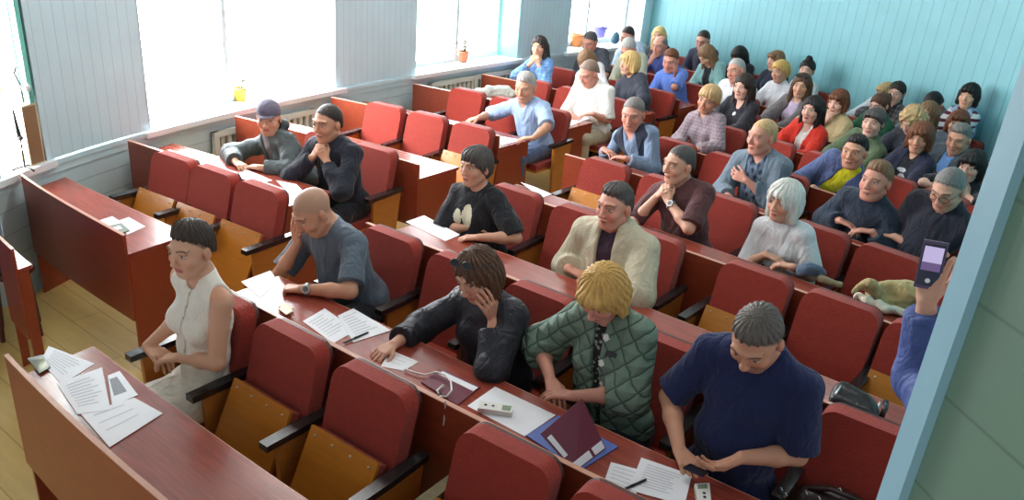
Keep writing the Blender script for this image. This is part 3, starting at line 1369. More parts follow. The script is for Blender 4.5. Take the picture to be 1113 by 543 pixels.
    def torso(s, g, k=.04, hem=0.):
        s.ell(P + t * .02, V(.165 * fat * bs, .115 * fat * bs, .13 * bs) + g, TR, k)
        s.ell(P + t * tl * .36 + tf * (.015 + belly), V(.148 * fat * bs, (.108 + belly * .6) * fat * bs, .17 * bs) + g, TR, k)
        s.ell(P + t * tl * .68, V(.158 * fat ** .6 * bs, .108 * fat ** .6 * bs, .17 * bs) + g, TR, k)
        s.cap(Sh[-1] * .92 + Sh[1] * .08, Sh[1] * .92 + Sh[-1] * .08, .054 * bs + g, None, k)
        for q in (-1, 1):
            s.cap(nb + t * .02, Sh[q] + t * .012, (.052 if sex == 'm' else .042) * bs + g * .7, .046 * bs + g, k)
            if bust:
                s.ell(P + t * tl * .62 + tf * (.085 * bs) + tlx * q * .068 * bs, V(.062, .05 + bust * .3, .06) * bs + g, TR, .04)
    torso(s, -.006)
    fines = []
    hp = []
    for side in (1, -1):
        S, E, W, fd, n, pose = arms[side]
        s.cap(S, E, .050 * bs * fat ** .5, .038 * bs, .03)
        s.cap(E, E * .6 + W * .4, .039 * bs, .038 * bs, .02)
        s.cap(E * .6 + W * .4, W, .038 * bs, .0255 * bs, .02)
        hc = hand_prims(s, W, fd, n, side, pose, bs * 1.02)
        hp.append(hc)
        fines.append((hc - .115, hc + .115, hd))
    fines.append((H - .135 * hs, H + .145 * hs, hh))
    legs = {}
    if stand is None:
        for side in (1, -1):
            hip = P + V(side * .085 * bs, -.02, -.04)
            kn = V(P[0] * .5 + side * (.13 if sex == 'm' else .09), -.43, .50)
            an = V(kn[0], -.40, .09)
            legs[side] = (hip, kn, an)
    else:
        for side in (1, -1):
            hip = P + V(side * .09, 0, -.06)
            legs[side] = (hip, V(side * .10, -.02, .50), V(side * .10, .02, .09))
    if skirt:
        for side in (1, -1):
            hip, kn, an = legs[side]
            s.cap(hip, kn, .07, .05, .03)
            s.cap(kn, an, .048, .032, .02)
    v, q = s.mesh(h, fines)
    bc = brow or ((70, 54, 46))
    if hair and scalp is None and hair[0] in ('buzz', 'short', 'sides', 'bun', 'tail'):
        hc_ = HAIRC[hair[1]] if isinstance(hair[1], str) else hair[1]
        scalp = (hc_, (hair[2] if len(hair) > 2 else {}).get('z0', .026), hair[0] == 'sides', .92)
    elif scalp is not None:
        scalp = (scalp, .016, False, .45)
    col = head_paint(v, T, hs, skc, bc, sex, beard, lips, scalp=scalp)
    root = empty('person', base, ang, label, 'person')
    netmesh('body', v, q, m_skin, root, col)
    # ---- clothes
    seed = sum(ord(c_) for c_ in key)
    layers = []
    for li, ly in enumerate(top):
        s = SDF()
        g = ly.get('g', .010)
        torso(s, g)
        sl = ly.get('sleeve', 0)
        lo_sl = ly.get('loose', .012)
        for side in (1, -1):
            S, E, W, fd, n, pose = arms[side]
            ra, rb, rc = .046 * bs * fat ** .5 + g * .8 + lo_sl * .3, .040 * bs + g + lo_sl, .028 * bs + g + lo_sl * .5
            if sl <= 0:
                pass
            elif sl <= 1:
                s.cap(S, S + (E - S) * sl, ra, ra + (rb - ra) * sl, .03, flat=True)
            else:
                s.cap(S, E, ra, rb, .03)
                s.cap(E, E + (W - E) * (sl - 1), rb, rb + (rc - rb) * (sl - 1), .025, flat=True)
                if ly.get('cuff'):
                    e_ = E + (W - E) * (sl - 1)
                    d_ = nrm(W - E)
                    s.cap(e_ - d_ * .03, e_, rc + .008, rc + .008, .006, flat=True)
        if sl <= 0:
            for side in (1, -1):
                s.cap(Sh[side] + tlx * side * .030 - t * .10 , Sh[side] + tlx * side * .030 + t * .12, .060, .060, .008, 's')
        if ly.get('collar'):
            cr_ = ly.get('cr', nr + .014)
            ax_ = nrm(T(0, -.02, -.08) - nb + t * .05)
            c0 = nb - t * .012
            s.cap(c0, c0 + ax_ * ly['collar'], cr_ + .012, cr_ + .004, .008, flat=True)
            if ly.get('lapel', True):
                for q in (-1, 1):
                    s.cap(c0 + tf * .06 + tlx * q * .022 + t * .01, c0 + tf * .085 + tlx * q * .055 - t * .055, .010, .013, .008)
        if ly.get('hood'):
            s.ell(nb - tf * .10 + t * .02, V(.12, .055, .07), TR, .03)
        # neck opening
        no = ly.get('neck', nr + .006)
        s.cap(nb - t * .05, nb + nrm(T(0, -.02, -.05) - nb) * .22, no, no * 1.1, .006, 's')
        sp = ly.get('scoop', 0)
        if sp:
            s.cap(nb + tf * .04 + t * .05, nb + tf * .11 - t * sp, no * .9, ly.get('vw', .035), .006, 's')
        if ly.get('open') is not None:
            w0, w1 = ly['open']            # half width at the hem and at the neck
            Pn, TRn = nb.copy(), TR.copy()

            def wedge(X, Y, Z, w0=w0, w1=w1):
                px, py, pz = X - Pn[0], Y - Pn[1], Z - Pn[2]
                a_ = px * TRn[0, 0] + py * TRn[1, 0] + pz * TRn[2, 0]
                b_ = px * TRn[0, 1] + py * TRn[1, 1] + pz * TRn[2, 1]
                c_ = px * TRn[0, 2] + py * TRn[1, 2] + pz * TRn[2, 2]
                wd = w1 + (w0 - w1) * np.clip(-c_ / .42, 0, 1)
                return np.maximum(np.abs(a_) - wd, .01 - b_)
            lo_, hi_ = nb - .5, nb + .3
            s.fn(lo_, hi_, wedge, .006, 's')
        fold = folds(seed + li * 7, ly.get('fold', .0075) * (1 if tier == 'A' else .8), 18)
        v, q = s.mesh(h if li == len(top) - 1 or tier != 'A' else h * 1.2, (), fold, 1)
        layers.append((v, q, netmesh(ly['n'], v, q, ly['m'], root)))
    # ---- trousers / skirt and shoes
    s = SDF()
    gl = .016
    if skirt:
        for side in (1, -1):
            hip, kn, an = legs[side]
            s.cap(hip, kn + V(0, .0, -.01), .085, .07, .06)
        s.ell(P + V(0, 0, -.02), V(.18, .15, .11), None, .05)
        s.cap((legs[1][0] + legs[-1][0]) / 2, (legs[1][1] + legs[-1][1]) / 2, .075, .06, .06)
        v, q = s.mesh(max(h, .009), (), folds(seed, .004))
        netmesh('skirt', v, q, skirt, root)
    else:
        for side in (1, -1):
            hip, kn, an = legs[side]
            s.cap(hip, kn, .088 * fat ** .5 * bs + .004, .062 * bs, .04)
            s.cap(kn, an, .060 * bs, .046 * bs, .025, flat=True)
        s.ell(P + V(0, 0, -.01), V(.175 * fat * bs, .14 * fat, .11), None, .05)
        v, q = s.mesh(.012 if tier != 'C' else .015, (), folds(seed, .004))
        bm_ = cloth('trousers_%d_%d_%d' % tuple(bottom), bottom)
        netmesh('trousers', v, q, bm_, root)
    for side in (1, -1):
        hip, kn, an = legs[side]
        s = SDF()
        s.cap(V(an[0], an[1] + .03, .045), V(an[0], an[1] - .15, .035), .040, .034, .02)
        s.cap(V(an[0], an[1], .05), V(an[0], an[1], .10), .042, .042, .02, flat=True)
        v, q = s.mesh(.012)
        netmesh('shoe', v, q, mat('black_shoe_leather', (36, 32, 32), rough=.4, var=.05), root)
    # ---- hair
    if hair:
        make_hair(root, T, hs, hair, hh, seed, nb, t, tlx, tf)
    if glasses:
        make_glasses(root, T, glasses)
    ctx = dict(root=root, T=T, nb=nb, t=t, tl=tlx, tf=tf, P=P, arms=arms, Sh=Sh, H=H, lo=lo, Rz=Rz, base=base, tlen=tl, bs=bs, nr=nr, layers=layers, tlx=tlx)
    if extra:
        extra(ctx)
    SEEN_SEATS[(row, round(x, 2))] = key
    return ctx


def make_hair(root, T, sc, spec, res, seed, nb, t, tlx, tf):
    style, colr = spec[0], spec[1]
    o = spec[2] if len(spec) > 2 else {}
    m = hair_mat(colr if isinstance(colr, str) else 'rgb_%d_%d_%d' % colr, HAIRC[colr] if isinstance(colr, str) else colr)
    s = SDF()
    R = T.R

    def E(c, r, k=.02, op='u'):
        s.ell(T(*c), np.array(r) * sc * V(1.06, 1, 1), R, k * sc, op)

    def Cc(a, b, ra, rb=None, k=.02, op='u'):
        s.cap(T(*a), T(*b), ra * sc, (ra if rb is None else rb) * sc, k * sc, op)
    th = o.get('th', dict(buzz=.0035, short=.009, wshort=.016, bob=.013, long=.014, bun=.010, curly=.026, tail=.010, sides=.007, cap=.008, fringe=.016)[style])
    if style in ('buzz', 'short', 'sides'):
        # clipped close at the sides, fuller on top
        E((0, -.018, .036 + th * .5), (.0752 + th * .12, .0955 + th * .3, .084 + th * .8), .01)
        E((0, -.045, -.02), (.0655, .068 + th * .3, .075), .03)
    else:
        E((0, -.014, .034), (.074 + th, .096 + th, .084 + th * 1.15), .01)
        E((0, -.045, -.02), (.064 + th * .8, .066 + th, .075), .03)
    amp, fr = o.get('amp', .0018), 90
    z0, sl = o.get('z0', .026), .84

    def plane(sl=sl, z0=z0, y1=None):
        Ti = T

        def f(X, Y, Z):
            px, py, pz = X - Ti.o[0], Y - Ti.o[1], Z - Ti.o[2]
            xx = (px * R[0, 0] + py * R[1, 0] + pz * R[2, 0]) / sc
            yy = (px * R[0, 1] + py * R[1, 1] + pz * R[2, 1]) / sc
            zz = (px * R[0, 2] + py * R[1, 2] + pz * R[2, 2]) / sc
            jag = .0055 * np.sin(xx * 230 + seed) + .004 * np.sin(xx * 410 + yy * 260 + seed * 2)
            return (zz - (sl * yy + z0 + jag)) * sc * .75
        return f
    lo_, hi_ = T.o - .30, T.o + .30
    if style in ('buzz', 'short', 'sides', 'cap'):
        s.fn(lo_, hi_, plane(z0=z0 + .006), .010, 's')
        # ears and temples stay free
        for q in (-1, 1):
            E((q * .086, -.004, -.010), (.020, .026, .034), .006, 's')
            E((q * .066, .080, .064), (.031, .038, .031), .010, 's')
        if style == 'sides':
            E((0, .024, .112), (.060, .118, .068), .014, 's')
        if o.get('top'):
            E((o.get('tx', 0), .006, .100), (.058, .066, .026 + o['top']), .02)
            amp = .004
    elif style == 'wshort':
        E((0, .035, .085), (.062, .055, .040), .02)
        s.fn(lo_, hi_, plane(.95, -.028), .01, 's')
        E((0, .112, -.020), (.062, .060, .080), .008, 's')
        amp = .005
    elif style in ('bob', 'fringe', 'curly', 'long', 'bun', 'tail'):
        ln = o.get('len', .115)
        if style in ('bob', 'fringe', 'curly'):
            E((0, -.030, -.03), (.086 + th * .5, .090, ln), .03)
            for q in (-1, 1):
                Cc((q * .074, .003, .02), (q * (.078 + th * .3), .010, -ln * .85), .018, .021, .03)
        if style == 'long':
            for q in (-1, 1):
                s.cap(T(q * .074, -.005, .01), nb + tlx * q * .085 + tf * .055 - t * o.get('drop', .10), .026 * sc, .030 * sc, .02)
                s.cap(T(q * .06, -.05, 0), nb + tlx * q * .07 - tf * .06 - t * .12, .045 * sc, .045 * sc, .03)
            s.cap(T(0, -.07, 0), nb - tf * .085 - t * .14, .06 * sc, .06 * sc, .03)
        if style in ('bun', 'tail'):
            E((0, -.118, .045) if style == 'tail' else o.get('bunpos', (0, -.085, .105)), (.036, .036, .036), .012)
        if style == 'tail':
            s.cap(T(0, -.125, .03), nb - tf * .09 + t * .0, .024 * sc, .018 * sc, .02)
        # free the face
        if o.get('fringe', style == 'fringe' or style == 'bob'):
            E((0, .080, .072), (.060, .034, .034), .02)
            E((o.get('part', 0), .115, -.040), (.060, .075, .096), .008, 's')
        else:
            E((o.get('part', 0), .112, -.018), (.062, .078, .092), .008, 's')
        if style in ('bun', 'tail'):
            s.fn(lo_, T.o + .30, plane(.9, -.018), .008, 's')
            E((0, -.118, .045) if style == 'tail' else o.get('bunpos', (0, -.085, .105)), (.036, .036, .036), .012)
            if style == 'tail':
                s.cap(T(0, -.125, .03), nb - tf * .09 + t * .0, .024 * sc, .018 * sc, .02)
        # shoulders stay free
        amp = .006 if style != 'curly' else .016
        fr = 70 if style != 'curly' else 60
    rg = np.random.RandomState(seed)
    ph = rg.uniform(0, 6, 8)
    Ti = T

    def nz(P):
        q = Ti.inv(P)
        ang = np.arctan2(q[:, 0], q[:, 1] + .02)
        rr = np.arctan2(np.hypot(q[:, 0], q[:, 1]), q[:, 2])
        if style == 'curly':
            return amp * (np.sin(q[:, 0] * fr + ph[0] + 2 * np.sin(q[:, 2] * 40)) * np.sin(q[:, 1] * fr + ph[1] + 2 * np.sin(q[:, 0] * 40)) * np.sin(q[:, 2] * fr + ph[2]))
        return amp * (np.sin(ang * 22 + ph[0] + 2 * np.sin(rr * 3 + ph[1])) * .6 + np.sin(ang * 41 + ph[2] + rr * 5) * .4)
    v, q = s.mesh(res * (1.0 if res < .005 else .9), (), nz, 1)
    netmesh('hair', v, q, m, root)


def make_glasses(root, T, kind):
    fr = mat('spectacle_frame', (40, 36, 38), rough=.3, var=0)
    bm = bmesh.new()
    y, z = (.112, .012) if kind == 'on' else (.062, .118)
    yy = 0
    for q in (-1, 1):
        pts = []
        for k in range(16):
            a = 2 * math.pi * k / 16
            dx, dz = .026 * math.cos(a), .019 * math.sin(a)
            if kind == 'on':
                pts.append(T(q * .034 + dx, y - .006 * (abs(q * .034 + dx) / .06) ** 2, z + dz))
            else:
                pts.append(T(q * .034 + dx, y + dz * .75, z - dz * .55))
        tube_mesh(bm, pts, .0022 * T.sc, 6, True)
        if kind == 'on':
            tube_mesh(bm, [T(q * .060, .104, z + .004), T(q * .078, .06, z + .008), T(q * .084, -.01, z + .006)], .002 * T.sc, 6)
        else:
            tube_mesh(bm, [T(q * .060, y, z), T(q * .086, .02, z - .03), T(q * .092, -.03, z - .05)], .002 * T.sc, 6)
    tube_mesh(bm, [T(-.009, y, z + .004), T(0, y + .002, z + .007), T(.009, y, z + .004)], .002 * T.sc, 6)
    g = bobj('glasses', bm, fr, root, smooth=True)
    bm = bmesh.new()
    for q in (-1, 1):
        vs = []
        for k in range(16):
            a = 2 * math.pi * k / 16
            dx, dz = .025 * math.cos(a), .018 * math.sin(a)
            if kind == 'on':
                vs.append(bm.verts.new(T(q * .034 + dx, y - .006 * (abs(q * .034 + dx) / .06) ** 2, z + dz)))
            else:
                vs.append(bm.verts.new(T(q * .034 + dx, y + dz * .75, z - dz * .55)))
        bm.faces.new(vs)
    if kind == 'on':
        bobj('lens', bm, m_glass, g)
    else:
        bobj('lens', bm, mat('dark_lens', (38, 36, 40), rough=.08, var=0), g)


def watch(side, dial=(60, 60, 66), strap=(170, 172, 176)):
    def f(c):
        S, E, W, fd, n, pose = c['arms'][side]
        d = nrm(W - E)
        o = W - d * .035
        r = .0315 * c['bs']
        a = nrm(np.cross(d, V(0, 0, 1)))
        b = np.cross(a, d)
        if b[2] < 0:
            b = -b
        bm = bmesh.new()
        ring = []
        for k in range(20):
            q = 2 * math.pi * k / 20
            e = math.cos(q) * a + math.sin(q) * b
            ring.append([bm.verts.new(o + e * (r + dr) + d * dz) for dr, dz in ((0, -.010), (.004, -.010), (.004, .010), (0, .010))])
        for k in range(20):
            A, B = ring[k], ring[(k + 1) % 20]
            for j in range(4):
                bm.faces.new((A[j], A[(j + 1) % 4], B[(j + 1) % 4], B[j]))
        w_ = bobj('watch', bm, mat('watch_strap_%d' % strap[0], strap, rough=.3, var=.02, metal=.6), c['root'], smooth=True)
        # dial faces the camera side of the wrist
        cl = nrm(c['lo'](CAM) - o)
        cl = nrm(cl - d * (cl @ d))
        s2 = np.cross(d, cl)
        bm = bmesh.new()
        for r1, h0, h1 in ((.021, .0, .008),):
            lo_, hi_ = [], []
            for k in range(20):
                q = 2 * math.pi * k / 20
                e = (math.cos(q) * d + math.sin(q) * s2) * r1
                lo_.append(bm.verts.new(o + cl * (r + h0) + e))
                hi_.append(bm.verts.new(o + cl * (r + h1) + e))
            bm.faces.new(lo_)
            bm.faces.new(hi_)
            for k in range(20):
                bm.faces.new((lo_[k], lo_[(k + 1) % 20], hi_[(k + 1) % 20], hi_[k]))
        bobj('watch_case', bm, mat('watch_case_steel', (185, 186, 190), rough=.25, var=0, metal=.7), w_)
        bm = bmesh.new()
        bm.faces.new([bm.verts.new(o + cl * (r + .0086) + (math.cos(2 * math.pi * k / 20) * d + math.sin(2 * math.pi * k / 20) * s2) * .016) for k in range(20)])
        bobj('watch_dial', bm, mat('watch_dial_%d' % dial[0], dial, rough=.2, var=0), w_)
    return f


def many(*fs):
    def f(c):
        for g in fs:
            g(c)
    return f



def printed(name, m, test, layer=-1, off=.0015, parent=None, label=None):
    """A motif, lapel or badge lying on a garment: the faces of its front where test(across, up) holds."""
    def f(c):
        v, q, o = c['layers'][layer]
        cen = v[q].mean(1)
        d = cen - c['nb']
        a, b, h = d @ c['tlx'], d @ c['tf'], d @ c['t']
        k = test(a, h, b) & (b > .02)
        qq = q[k]
        if not len(qq):
            return
        nn = np.zeros_like(v)
        fn_ = np.cross(v[q[:, 2]] - v[q[:, 0]], v[q[:, 3]] - v[q[:, 1]])
        for j in range(4):
            np.add.at(nn, q[:, j], fn_)
        nn /= (np.linalg.norm(nn, axis=1, keepdims=True) + 1e-12)
        ids, inv = np.unique(qq, return_inverse=True)
        ob = netmesh(name, v[ids] + nn[ids] * off, inv.reshape(qq.shape), m, o)
        if label:
            ob['label'] = label
    return f


def make_cap(c):
    T, root = c['T'], c['root']
    m = cloth('grey_cap_cloth', (104, 98, 116))
    s = SDF()
    sc = T.sc
    s.ell(T(0, -.010, .052), V(.087, .106, .088) * sc, T.R, .01)

    def f(X, Y, Z):
        px, py, pz = X - T.o[0], Y - T.o[1], Z - T.o[2]
        R = T.R
        yy = (px * R[0, 1] + py * R[1, 1] + pz * R[2, 1]) / sc
        zz = (px * R[0, 2] + py * R[1, 2] + pz * R[2, 2]) / sc
        return (zz - (.30 * yy + .022)) * sc
    s.fn(T.o - .3, T.o + .3, f, .004, 's')
    s.ell(T(0, .092, .046), V(.060, .046, .006) * sc, T.R, .006)
    v, q = s.mesh(.0045)
    netmesh('cap', v, q, m, root)

# ------------------------------------------------------------------ the audience
def T_(n, m, **k):
    return dict(n=n, m=m, **k)


C = cloth
W_ = lambda *a, **k: ('desk', dict(w=a, **k))


def ell2(a, h, ca, ch, ra, rh):
    return ((a - ca) / ra) ** 2 + ((h - ch) / rh) ** 2 < 1


person('white dress', 1, 3.09, (208, 271), look=48, pitch=6, off=.72, sex='w', tier='A', skin='warm', hair=('short', (66, 56, 50), dict(th=.012, top=.022, z0=.028, amp=.006)),
       brow=(70, 52, 44), lips=(190, 100, 100), fat=.95, hs=.93,
       top=[T_('dress', C('cream_dress', (238, 234, 222), bump=.12), sleeve=0, g=.006, neck=.056, fold=.0025)], skirt=C('cream_dress', (238, 234, 222)),
       L=('pt', dict(w=(196, 388), z=.70, f=(165, 390), fz=.66, e=(246, 388), ez=.80)), R=('pt', dict(w=(160, 376), z=.69, f=(180, 392), fz=.66)),
       extra=many(printed('seam', C('cream_seam', (196, 188, 168)), lambda a, h, b: (np.abs(a - .012) < .004) & (h < -.03) & (h > -.40))),
       label='woman in a sleeveless cream dress with short brown hair, hands clasped in her lap')
person('bald', 2, 3.09, (340, 230), look=62, pitch=34, off=.56, tier='A', skin='tan', scalp=(150, 128, 112), fat=1.12, belly=.02, brow=(90, 72, 60),
       top=[T_('polo_shirt', C('grey_polo', (92, 104, 118)), sleeve=.85, collar=.045, g=.010, loose=.022)],
       L=('desk', dict(w=(328, 314), f=(296, 312), e=(388, 322), pose='fist')), R=('face', dict(e=(305, 290))), extra=watch(1),
       label='man with a shaved head in a grey polo shirt hiding his eyes behind his hand')
person('blackj', 2, 4.05, (519, 299), look=38, pitch=24, roll=-8, off=.55, sex='w', tier='A', skin='mid', hair=('bob', 'brown', dict(len=.115, fringe=False, part=-.012, th=.016)),
       fat=1.15, glasses='top', brow=(80, 60, 50),
       top=[T_('jacket', C('black_jacket', (44, 46, 54), rough=.45, bump=.3), sleeve=1.72, collar=.05, g=.016, loose=.022, fold=.007, cuff=True)],
       R=('desk', dict(w=(428, 374), f=(400, 390), e=(474, 345))), L=('cheek', dict(e=(505, 398))),
       label='woman in a black jacket with sunglasses on her head, cheek propped on her hand')
person('green', 2, 4.68, (655, 320), look=28, pitch=36, off=.62, sex='w', tier='A', skin='red', hair=('fringe', 'yblond', dict(len=.085, th=.020)), fat=1.18,
       brow=(150, 110, 80),
       top=[T_('blouse', C('black_spotted_blouse', (36, 38, 40), kind='spots', rgb2=(150, 150, 140), pitch=.02), sleeve=0, g=.006),
            T_('jacket', C('green_quilted_jacket', (110, 132, 118), rough=.7, kind='quilt', rgb2=(82, 104, 92), pitch=.045), sleeve=1.38, collar=.055, g=.018, loose=.034, open=(.016, .03), fold=.006)],
       L=('desk', dict(w=(622, 430), f=(585, 424), e=(690, 440), pose='relax')), R=('desk', dict(w=(598, 412), f=(606, 432), e=(585, 385))),
       extra=many(printed('badge', mat('black_badge', (28, 32, 36), rough=.4, var=0), lambda a, h, b: (np.abs(a - .075) < .027) & (np.abs(h + .13) < .011), label='small black name badge'),
                  *[printed('button', mat('white_button', (222, 222, 214), rough=.3, var=0), (lambda hh: lambda a, h, b: ell2(a, h, .040, hh, .014, .014))(hh), off=.004) for hh in (-.07, -.17, -.27)]),
       label='blond woman looking down in a grey-green quilted jacket with pale buttons')
person('polo', 2, 5.16, (822, 368), look=16, pitch=38, off=.58, tier='A', skin='tan', hair=('short', (98, 92, 86), dict(top=.012, th=.011)), fat=1.12, belly=.012,
       brow=(84, 70, 60), beard=.45,
       top=[T_('polo_shirt', C('navy_polo', (34, 44, 84)), sleeve=.9, collar=.05, g=.011, loose=.026)],
       R=('desk', dict(w=(738, 488), f=(754, 514), e=(712, 440), pose='relax')), L=('pt', dict(w=(806, 497), z=.83, f=(764, 514), fz=.77, e=(866, 470), ez=.90, pose='relax', n=(-.2, .3, .9))),
       label='grey-haired man in a navy polo shirt looking down at a phone')
person('cap', 3, 1.38, (292, 128), look=14, pitch=8, off=.58, sex='w', tier='A', skin='warm', fat=1.05, hair=('short', 'dark', dict(th=.004)),
       top=[T_('t_shirt', C('dusty_shirt', (120, 118, 122)), sleeve=0, g=.006), T_('jacket', C('grey_green_jacket', (84, 94, 96), rough=.6), sleeve=1.85, g=.016, loose=.024, collar=.05, open=(.01, .045), fold=.007, hood=True)],
       L=('desk', dict(w=(282, 182), f=(262, 178), e=(312, 180))), R=('desk', dict(w=(256, 176), f=(268, 184), e=(262, 160))),
       extra=lambda c: make_cap(c), label='woman in a grey cap and grey-green jacket beside the big window')
person('sweat', 3, 1.86, (356, 134), look=44, pitch=6, off=.58, tier='A', skin='tan', hair=('buzz', 'dark', dict(th=.005)), fat=1.1,
       top=[T_('sweater', C('black_sweater', (40, 44, 56)), sleeve=1.9, g=.013, loose=.02, collar=.025, lapel=False)],
       L=('chin', dict(e=(352, 200))), R=('chin', dict(e=(322, 192))), label='man in a black sweater resting his chin on folded hands, next to the grey cap')
person('blackT', 3, 3.09, (517, 181), look=44, pitch=2, off=.60, sex='w', tier='A', skin='mid', hair=('wshort', 'dgrey', dict(th=.016)), fat=1.2, brow=(70, 60, 54),
       top=[T_('t_shirt', C('black_tshirt', (34, 36, 42)), sleeve=.95, g=.010, loose=.03)],
       R=('desk', dict(w=(516, 246), f=(538, 252), e=(480, 232))), L=('desk', dict(w=(520, 258), f=(498, 258), e=(548, 256))),
       extra=many(printed('print', mat('cream_print', (214, 212, 186), rough=.8, var=.05),
                          lambda a, h, b: ell2(a, h, .010, -.150, .042, .075) | ell2(a, h, -.066, -.165, .032, .05))),
       label='short-haired woman in a black T-shirt with a cream winged print')
person('beige', 3, 4.05, (668, 224), look=36, pitch=4, off=.58, tier='A', skin='red', hair=('short', 'dgrey', dict(th=.007, top=.006)), fat=1.24, brow=(80, 64, 56),
       top=[T_('t_shirt', C('plum_tshirt', (62, 42, 58)), sleeve=0, g=.008), T_('jacket', C('beige_jacket', (192, 184, 160), rough=.7), sleeve=1.85, g=.026, loose=.028, collar=.05, open=(.05, .055), fold=.008, cuff=True)],
       L=('desk', dict(w=(650, 304), f=(625, 302), e=(708, 322), pose='clasp')), R=('desk', dict(w=(618, 292), f=(640, 302), pose='clasp')),
       label='man in an open beige jacket over a plum T-shirt looking up')
person('brown', 4, 4.05, (738, 179), look=48, pitch=4, off=.56, tier='A', skin='mid', hair=('buzz', 'dgrey', dict(th=.005)), fat=1.1,
       top=[T_('t_shirt', C('maroon_tshirt', (88, 56, 58)), sleeve=.9, g=.010, loose=.024)],
       L=('chin', dict(e=(756, 258))), R=('chin', dict(e=(704, 222))), extra=watch(1), label='man in a maroon T-shirt with chin on folded hands and a big wristwatch')
person('whair', 4, 4.68, (852, 219), look=32, pitch=6, off=.60, sex='w', tier='A', skin='mid', hair=('bob', 'white', dict(len=.125, th=.026)), fat=1.05, brow=(150, 140, 130),
       top=[T_('t_shirt', C('white_tshirt', (214, 216, 220)), sleeve=.95, g=.010, loose=.03, fold=.006)],
       L=('desk', dict(w=(862, 290), f=(838, 284))), R=('desk', dict(w=(832, 276), f=(852, 284))), label='white-haired woman with a bob in a white T-shirt')

# fifth row
person('bshirt', 5, 1.86, (571, 95), look=24, pitch=14, off=.64, tier='B', skin='tan', hair=('short', 'lgrey', dict(th=.010, top=.008)), beard=.28, brow=(140, 132, 122), fat=1.1,
       top=[T_('shirt', C('light_blue_shirt', (150, 172, 206)), sleeve=.95, g=.011, loose=.028, collar=.045, scoop=.02)],
       R=('desk', dict(w=(520, 128), f=(512, 130), e=(540, 122))), L=('desk', dict(w=(580, 150), f=(562, 150), e=(612, 146))), bottom=(80, 96, 128),
       label='grey-bearded man in a light blue short-sleeved shirt at the end of his desk')
person('vest', 5, 3.09, (688, 124), look=16, pitch=14, off=.58, tier='B', skin='red', hair=('short', 'grey', dict(th=.007)), brow=(110, 96, 86),
       top=[T_('shirt', C('blue_grey_shirt', (122, 142, 168)), sleeve=1.85, g=.010, loose=.02, collar=.04, scoop=.05), T_('vest', C('navy_vest', (44, 50, 68)), sleeve=0, g=.018, open=(.05, .07))],
       L=('desk', dict(w=(680, 172), f=(660, 168))), R=('desk', dict(w=(656, 162), f=(672, 170))), label='grey-haired man in a navy vest over a blue-grey shirt')
person('argyle', 5, 4.05, (828, 149), look=44, pitch=4, off=.66, tier='B', skin='red', hair=('buzz', 'sblond', dict(th=.006)), fat=1.1, brow=(150, 110, 80),
       top=[T_('sweater', C('argyle_sweater', (96, 112, 130), kind='argyle', rgb2=(44, 56, 84), pitch=.10), sleeve=0, g=.009, scoop=.03), T_('cardigan', C('grey_blue_cardigan', (108, 124, 138)), sleeve=1.9, g=.018, loose=.024, open=(.075, .075))],
       L=('cross',), R=('rest',), label='man in a grey-blue cardigan over a diamond-patterned sweater, arms folded')
person('navy', 5, 4.68, (952, 197), look=26, pitch=0, off=.58, tier='B', skin='red', hair=('short', 'lbrown', dict(th=.010, top=.012)), brow=(110, 80, 60),
       top=[T_('sweater', C('navy_sweater', (46, 56, 72)), sleeve=1.88, g=.013, loose=.022, collar=.012, lapel=False)],
       L=('desk', dict(w=(954, 250), f=(930, 246))), R=('desk', dict(w=(918, 238), f=(938, 246))), label='man in a plain navy sweater with forearms on the desk')
person('glasses', 5, 5.16, (1030, 206), look=20, pitch=26, off=.58, tier='B', skin='mid', hair=('short', 'grey', dict(th=.009)), fat=1.12, brow=(70, 60, 56), glasses='on',
       top=[T_('polo_shirt', C('black_polo', (40, 42, 54)), sleeve=.9, g=.011, loose=.026, collar=.04)],
       L=('desk', dict(w=(1035, 236), f=(1015, 232))), R=('desk', dict(w=(1002, 222), f=(1022, 230))), label='man in glasses and a black polo shirt looking down')
# sixth row
person('blazer', 6, 4.05, (929, 165), look=18, pitch=2, off=.52, tier='B', skin='tan', hair=('short', 'black', dict(th=.008, top=.008)), brow=(40, 34, 32),
       top=[T_('t_shirt', C('yellow_tshirt', (216, 210, 40)), sleeve=0, g=.008), T_('blazer', C('blue_blazer', (84, 100, 142)), sleeve=1.88, g=.017, loose=.02, collar=.03, open=(.06, .055))],
       label='dark-haired man in a blue blazer over a bright yellow T-shirt')
person('wpolo', 6, 1.86, (640, 80), look=42, pitch=28, off=.60, tier='B', skin='red', hair=('short', (132, 112, 98), dict(th=.005, z0=.034)), fat=1.2, belly=.03,
       top=[T_('polo_shirt', C('white_polo', (222, 222, 218)), sleeve=.95, g=.011, loose=.03, collar=.045)],
       L=('desk', dict(w=(645, 124), f=(630, 124), e=(668, 118))), bottom=(176, 164, 140), label='balding man in a white polo shirt reading at the end of the desk')
person('blouse', 6, 3.09, (770, 108), look=24, pitch=12, roll=12, off=.66, sex='w', tier='B', skin='tan', hair=('wshort', 'sblond', dict(th=.020)), fat=1.1,
       top=[T_('blouse', C('pale_patterned_blouse', (158, 142, 150), kind='check', rgb2=(128, 108, 118), pitch=.03), sleeve=1.9, g=.012, loose=.024, scoop=.015)],
       label='short-haired blond woman in a mauve patterned blouse tilting her head')
